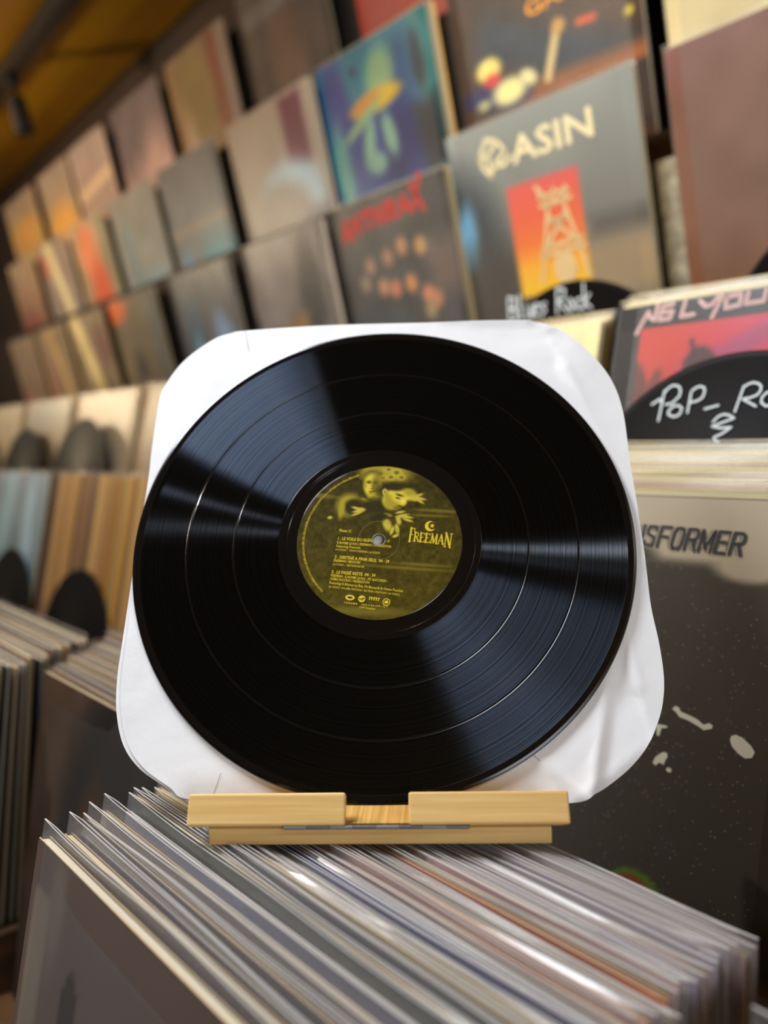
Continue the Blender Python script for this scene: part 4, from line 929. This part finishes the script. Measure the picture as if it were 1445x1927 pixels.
# printed label
def label_mesh():
    rs_, an = 130, 320; r0, r1 = 0.0042, 0.0497
    V, F = [], []
    for i in range(rs_ + 1):
        r = r0 + (r1 - r0) * i / rs_
        for k in range(an):
            a = 2 * math.pi * k / an; V.append((r * math.cos(a), r * math.sin(a), 0.00095))
    for i in range(rs_):
        for k in range(an):
            F.append((i * an + k, (i + 1) * an + k, (i + 1) * an + (k + 1) % an, i * an + (k + 1) % an))
    me = mesh('label', V, F, print_mat('label_paper', 0.6, 0.10))
    A = np.array(V); x = A[:, 0] / 0.05; y = A[:, 1] / 0.05
    u = (x + 1) / 2; v = (y + 1) / 2
    def E(cx, cy, rx, ry, rot, col, soft=.6): return ('e', (cx + 1) / 2, (cy + 1) / 2, rx / 2, ry / 2, rot, col, soft)
    Yl, Ym, Yd, K = (214, 192, 58), (166, 148, 40), (112, 98, 26), (50, 42, 10)
    spec = [('g', (80, 68, 8), (56, 47, 6)), ('n', 34, 10, 71), ('n', 90, 9, 72),
            E(.72, .36, .3, .02, -6, Yd, .9), E(.62, .30, .26, .015, -5, Yd, .9), E(.5, -.33, .3, .02, -6, Yd, 1), E(.35, -.37, .5, .02, -6, Yd, 1), E(-.72, .62, .2, .03, -8, Yd, 1), E(-.2, -.88, .5, .05, -4, (110, 98, 26), 1),
            E(.13, .90, .26, .13, -6, Ym, .8), E(-.10, .93, .14, .10, 20, Ym, .8)]
    for k, (cx, cy, r) in enumerate(((.02, .90, .05), (.12, .95, .05), (.22, .90, .06), (.15, .84, .05), (.28, .83, .05), (.05, .83, .04))):
        spec += [E(cx, cy, r, r * .8, 0, (190, 170, 60), .8), E(cx, cy, r * .55, r * .45, 0, Yd, .7)]
    spec += [E(-.09, .88, .13, .075, 6, Yd, .7), E(-.085, .73, .105, .165, 4, Yl, .35), E(-.03, .72, .06, .15, 4, Ym, .8), E(-.02, .70, .05, .14, 4, Yd, 1.0), E(-.125, .785, .034, .022, -6, Yd, 1.0), E(-.125, .775, .018, .008, -6, K, .8), E(-.045, .780, .032, .022, 6, Yd, 1.0), E(-.045, .770, .018, .008, 6, K, .8), E(-.072, .715, .012, .045, 6, Yd, .9), E(-.09, .690, .020, .008, 0, Yd, .8), E(-.085, .652, .036, .010, 0, K, .9), E(-.085, .625, .05, .02, 0, Ym, .8), E(-.08, .575, .06, .02, 0, Ym, .7), E(-.06, .53, .06, .05, 0, Yd, .9),
             E(-.175, .74, .018, .04, 0, Ym, .6), E(-.15, .52, .08, .025, -35, Ym, .6), E(-.06, .45, .22, .09, 0, K, .8),
             E(.14, .68, .15, .08, 10, K, .7), E(.17, .53, .13, .13, -20, Yl, .35), E(.29, .60, .17, .085, -12, Yl, .4), E(.28, .49, .06, .05, 0, Yl, .5), E(.17, .46, .09, .05, -20, Ym, .9), E(.12, .50, .05, .09, 0, Ym, 1.0), E(.255, .590, .055, .016, -22, Yd, .8), E(.25, .585, .03, .008, -22, K, .8), E(.232, .550, .030, .010, -20, K, .9), E(.30, .505, .03, .03, -30, (230, 210, 90), .7), E(.255, .445, .028, .009, -10, K, .9), E(.22, .425, .04, .016, 0, Yd, .9), E(.38, .62, .07, .05, -12, Ym, 1.0), E(.075, .64, .03, .045, 0, (226, 206, 84), .4), E(.075, .64, .014, .025, 0, Yd, .6), E(.20, .70, .12, .05, -8, K, .7), E(.10, .57, .03, .07, 10, Ym, .8),
             E(-.37, .48, .15, .15, 0, Ym, .6), E(-.31, .45, .12, .11, 0, K, .5), E(-.46, .42, .035, .12, -8, Ym, .8)]
    for (cx, cy, rx, ry, rt) in ((-.27, .43, .07, .018, -20), (-.25, .395, .08, .016, 8), (-.27, .36, .07, .015, 18), (-.22, .41, .05, .03, 0), (.47, .57, .08, .018, 20), (.50, .535, .08, .018, -14), (.50, .50, .06, .016, -35), (.44, .53, .06, .03, -10),
                                 (.28, .31, .08, .022, 10), (.34, .29, .08, .016, -8), (.35, .25, .07, .015, -20), (.24, .25, .03, .06, 15), (.22, .14, .025, .07, 10), (.16, .12, .022, .06, -20), (.10, .20, .05, .09, 20), (.20, .05, .04, .02, 20), (.11, .33, .05, .02, -20), (.26, .36, .06, .015, 10), (-.60, .32, .03, .02, 0)):
        spec.append(E(cx, cy, rx, ry, rt, (196, 176, 62), .7))
    spec += [E(.0, .30, .12, .05, 10, K, .8)]
    set_print(me, u, v, spec)
    return me
lab = obj('label', label_mesh(), rec); lab['label'] = 'olive paper label with yellow print'
YEL = mat('label_ink_yellow', (226, 196, 30), 0.5)
R5 = 0.05; ZL = 0.00115
def LP(p): return (p[0] * R5, p[1] * R5)
lines = [('Face C', (-0.480, 0.129), (-0.335, 0.112), .040, .02), ('1 . LE VOILE DU SILEN', (-0.494, 0.022), (-0.085, -0.022), .044, .02), (': 19', (0.085, -0.030), (0.125, -0.036), .040, .02), ('K.RHYME LE ROI - FREEMAN / AKHENATON', (-0.505, -0.017 - .012), (0.145, -0.105), .036, .012),
         ('Featuring Freeman', (-0.513, -0.072), (-0.225, -0.106), .034, .012), ('LA COSCA  /  DROITS RESERVES / LA COSCA', (-0.521, -0.112), (0.013, -0.180), .028, .008),
         ('2 . DESTINÉ A FINIR SEUL  04 : 29', (-0.530, -0.214), (0.123, -0.299), .044, .02), ('FREEMAN / IMHOTEP', (-0.542, -0.258), (-0.220, -0.298), .036, .012), ('LA COSCA  /  EDITIONS DU KIF', (-0.547, -0.301), (-0.173, -0.350), .028, .008),
         ('3 . LE PASSÉ RESTE  04 : 34', (-0.561, -0.404), (-0.041, -0.468), .044, .02), ('FREEMAN - K.RHYME LE ROI - PIT BACCARDI -', (-0.570, -0.446), (0.103, -0.540), .036, .012), ('OXMO PUCCINO / AKHENATON', (-0.578, -0.489), (-0.115, -0.552), .036, .012),
         ('Featuring K.Rhyme Le Roi, Pit Baccardi & Oxmo Puccino', (-0.587, -0.535), (0.282, -0.666), .036, .012), ('LA COSCA / DELABEL EDITIONS / SECTEUR A EDITIONS / LA COSCA', (-0.592, -0.582), (0.243, -0.707), .028, .008),
         ('made in the USA / 12 T', (-0.20, -0.812), (0.106, -0.852), .026, .006), ('1999 Delabel', (-0.225, -0.848), (-0.044, -0.873), .028, .008), ('724384', (-0.409, -0.785), (-0.25, -0.806), .026, .006)]
parts = [fit_text(s, LP(a), LP(b), h * R5 * 0.86, ZL, bo) for s, a, b, h, bo in lines]
letters(lab, parts, YEL, 'track_list')
# artist name with serifs
SER = {'F': [([(.15, 0), (.15, 1)], .15), ([(.04, .96), (.62, .96)], .08), ([(.15, .52), (.48, .52)], .07), ([(0, .03), (.32, .03)], .06), ([(.60, .96), (.62, .76)], .06)],
       'R': [([(.15, 0), (.15, 1)], .15), ([(.03, .96), (.40, .95), (.54, .85), (.56, .73), (.50, .60), (.38, .53), (.15, .52)], .09), ([(.34, .52), (.66, .03)], .13), ([(0, .03), (.30, .03)], .06), ([(.56, .03), (.76, .03)], .06)],
       'E': [([(.15, 0), (.15, 1)], .15), ([(.03, .96), (.58, .96)], .08), ([(.15, .52), (.46, .52)], .07), ([(.03, .04), (.60, .04)], .08), ([(.57, .96), (.58, .78)], .06), ([(.60, .04), (.62, .24)], .06)],
       'M': [([(.12, 0), (.18, 1)], .08), ([(.18, 1), (.46, .06)], .15), ([(.46, .06), (.74, 1)], .08), ([(.76, 1), (.80, 0)], .15), ([(.0, .03), (.24, .03)], .06), ([(.68, .03), (.93, .03)], .06), ([(.05, .97), (.2, .97)], .06), ([(.72, .97), (.86, .97)], .06)],
       'A': [([(.10, 0), (.38, 1)], .08), ([(.38, 1), (.68, 0)], .16), ([(.20, .34), (.56, .34)], .07), ([(0, .03), (.22, .03)], .06), ([(.56, .03), (.80, .03)], .06)],
       'N': [([(.14, 0), (.14, 1)], .08), ([(.14, 1), (.68, 0)], .16), ([(.68, 0), (.68, 1)], .08), ([(.02, .03), (.27, .03)], .06), ([(.55, .97), (.82, .97)], .06), ([(.02, .97), (.2, .97)], .06)]}
fp = []
p0, p1 = Vector((0.355, -0.020)), Vector((0.868, -0.100)); ex = (p1 - p0).normalized(); ey = Vector((-ex.y, ex.x))
x = 0.0; adv = {'F': .60, 'R': .72, 'E': .66, 'M': .92, 'A': .78, 'N': .84}
hts = [(.185, .095), (.122, .100), (.122, .100), (.122, .100), (.122, .100), (.122, .100), (.185, .118)]
tot = sum(adv[c] * hts[i][1] for i, c in enumerate('FREEMAN')); k_ = (p1 - p0).length / tot
for i, c in enumerate('FREEMAN'):
    hh, ww = hts[i]; ww *= k_; drop = -0.03 if i == 6 else (-0.012 if i == 0 else 0.0)
    for pl, wd in SER[c]:
        fp.append(ribbon([LP(p0 + ex * (x + q[0] * ww) + ey * (drop + q[1] * hh)) for q in pl], wd * 0.115 * R5 * (1.15 if hh > .15 else 1), ZL))
    x += adv[c] * ww
letters(lab, fp, YEL, 'artist_lettering')
# crescent and star
cm = []
c0 = Vector((0.622, 0.160)); ro, ri, off = .066, .050, Vector((.024, .006))
arc1 = [c0 + Vector((math.cos(a), math.sin(a))) * ro for a in [math.radians(38 + 284 * k / 30) for k in range(31)]]
c1 = c0 + off; a0 = math.atan2(*(arc1[-1] - c1).yx); a1 = math.atan2(*(arc1[0] - c1).yx)
while a0 < a1: a0 += 2 * math.pi
arc2 = [c1 + Vector((math.cos(a), math.sin(a))) * ri for a in [a0 + (a1 - a0) * k / 30 for k in range(31)]]
for k in range(30):
    cm.append(poly([LP(arc1[k]), LP(arc1[k + 1]), LP(arc2[29 - k]), LP(arc2[30 - k])], ZL))
sc_ = c0 + Vector((.022, .004)); st_pts = [sc_ + Vector((math.cos(math.radians(82 + 36 * k)), math.sin(math.radians(82 + 36 * k)))) * (.034 if k % 2 == 0 else .014) for k in range(10)]
cm.append(poly([LP(p) for p in st_pts], ZL))
letters(lab, cm, YEL, 'crescent_emblem')
# small marks under the track list and the fine print round the rim
mk = [disc_poly(-.336 * R5, -.715 * R5, .056 * R5, .034 * R5, ZL, 24, -.13), disc_poly(-.198 * R5, -.735 * R5, .042 * R5, .042 * R5, ZL, 24), ribbon([(.09 * R5 + .040 * R5 * math.cos(t), -.782 * R5 + .040 * R5 * math.sin(t)) for t in [2 * math.pi * k / 24 for k in range(24)]], .010 * R5, ZL, True),
      disc_poly(.09 * R5, -.782 * R5, .024 * R5, .020 * R5, ZL, 16)]
for k in range(5):
    q = Vector((-.108 + .026 * k, -.745 - .0045 * k)); mk.append(ribbon([LP(q), LP(q + Vector((.006, .030)))], .012 * R5, ZL)); mk.append(ribbon([LP(q + Vector((0, .028))), LP(q + Vector((.020, .026)))], .008 * R5, ZL))
for k in range(150):
    a = math.radians(106 + 118 * k / 150); mk.append(ribbon([(r * R5 * math.cos(a), r * R5 * math.sin(a)) for r in (.905, .905 + random.choice((.016, .020, .024)))], .0055 * R5 * random.choice((.6, 1.0)), ZL))
letters(lab, mk, YEL, 'label_marks')
OLV = mat('label_ink_dark', (54, 46, 12), 0.5)
letters(lab, [disc_poly(-.336 * R5, -.715 * R5, .030 * R5, .014 * R5, ZL + .0001, 20, -.13), ribbon([LP((-.228, -.735)), LP((-.168, -.735))], .010 * R5, ZL + .0001), ribbon([LP((-.20, -.755)), LP((-.175, -.720))], .008 * R5, ZL + .0001)], OLV, 'mark_details')
# pressed ring around the hole
v, f = ribbon([(.0125 * math.cos(t), .0125 * math.sin(t)) for t in [2 * math.pi * k / 64 for k in range(64)]], .00022, .00100, True)
obj('pressed_ring', mesh('pressed_ring', v.tolist(), f, mat('ring_sheen', (128, 116, 60), 0.35)), lab)
obj('hole_rim', ring_mesh('hole_rim', [(.0036, .0008), (.0036, .0012), (.0042, .00115), (.0043, .0009)], mat('hole_rim', (120, 110, 80), 0.4), 32), rec)
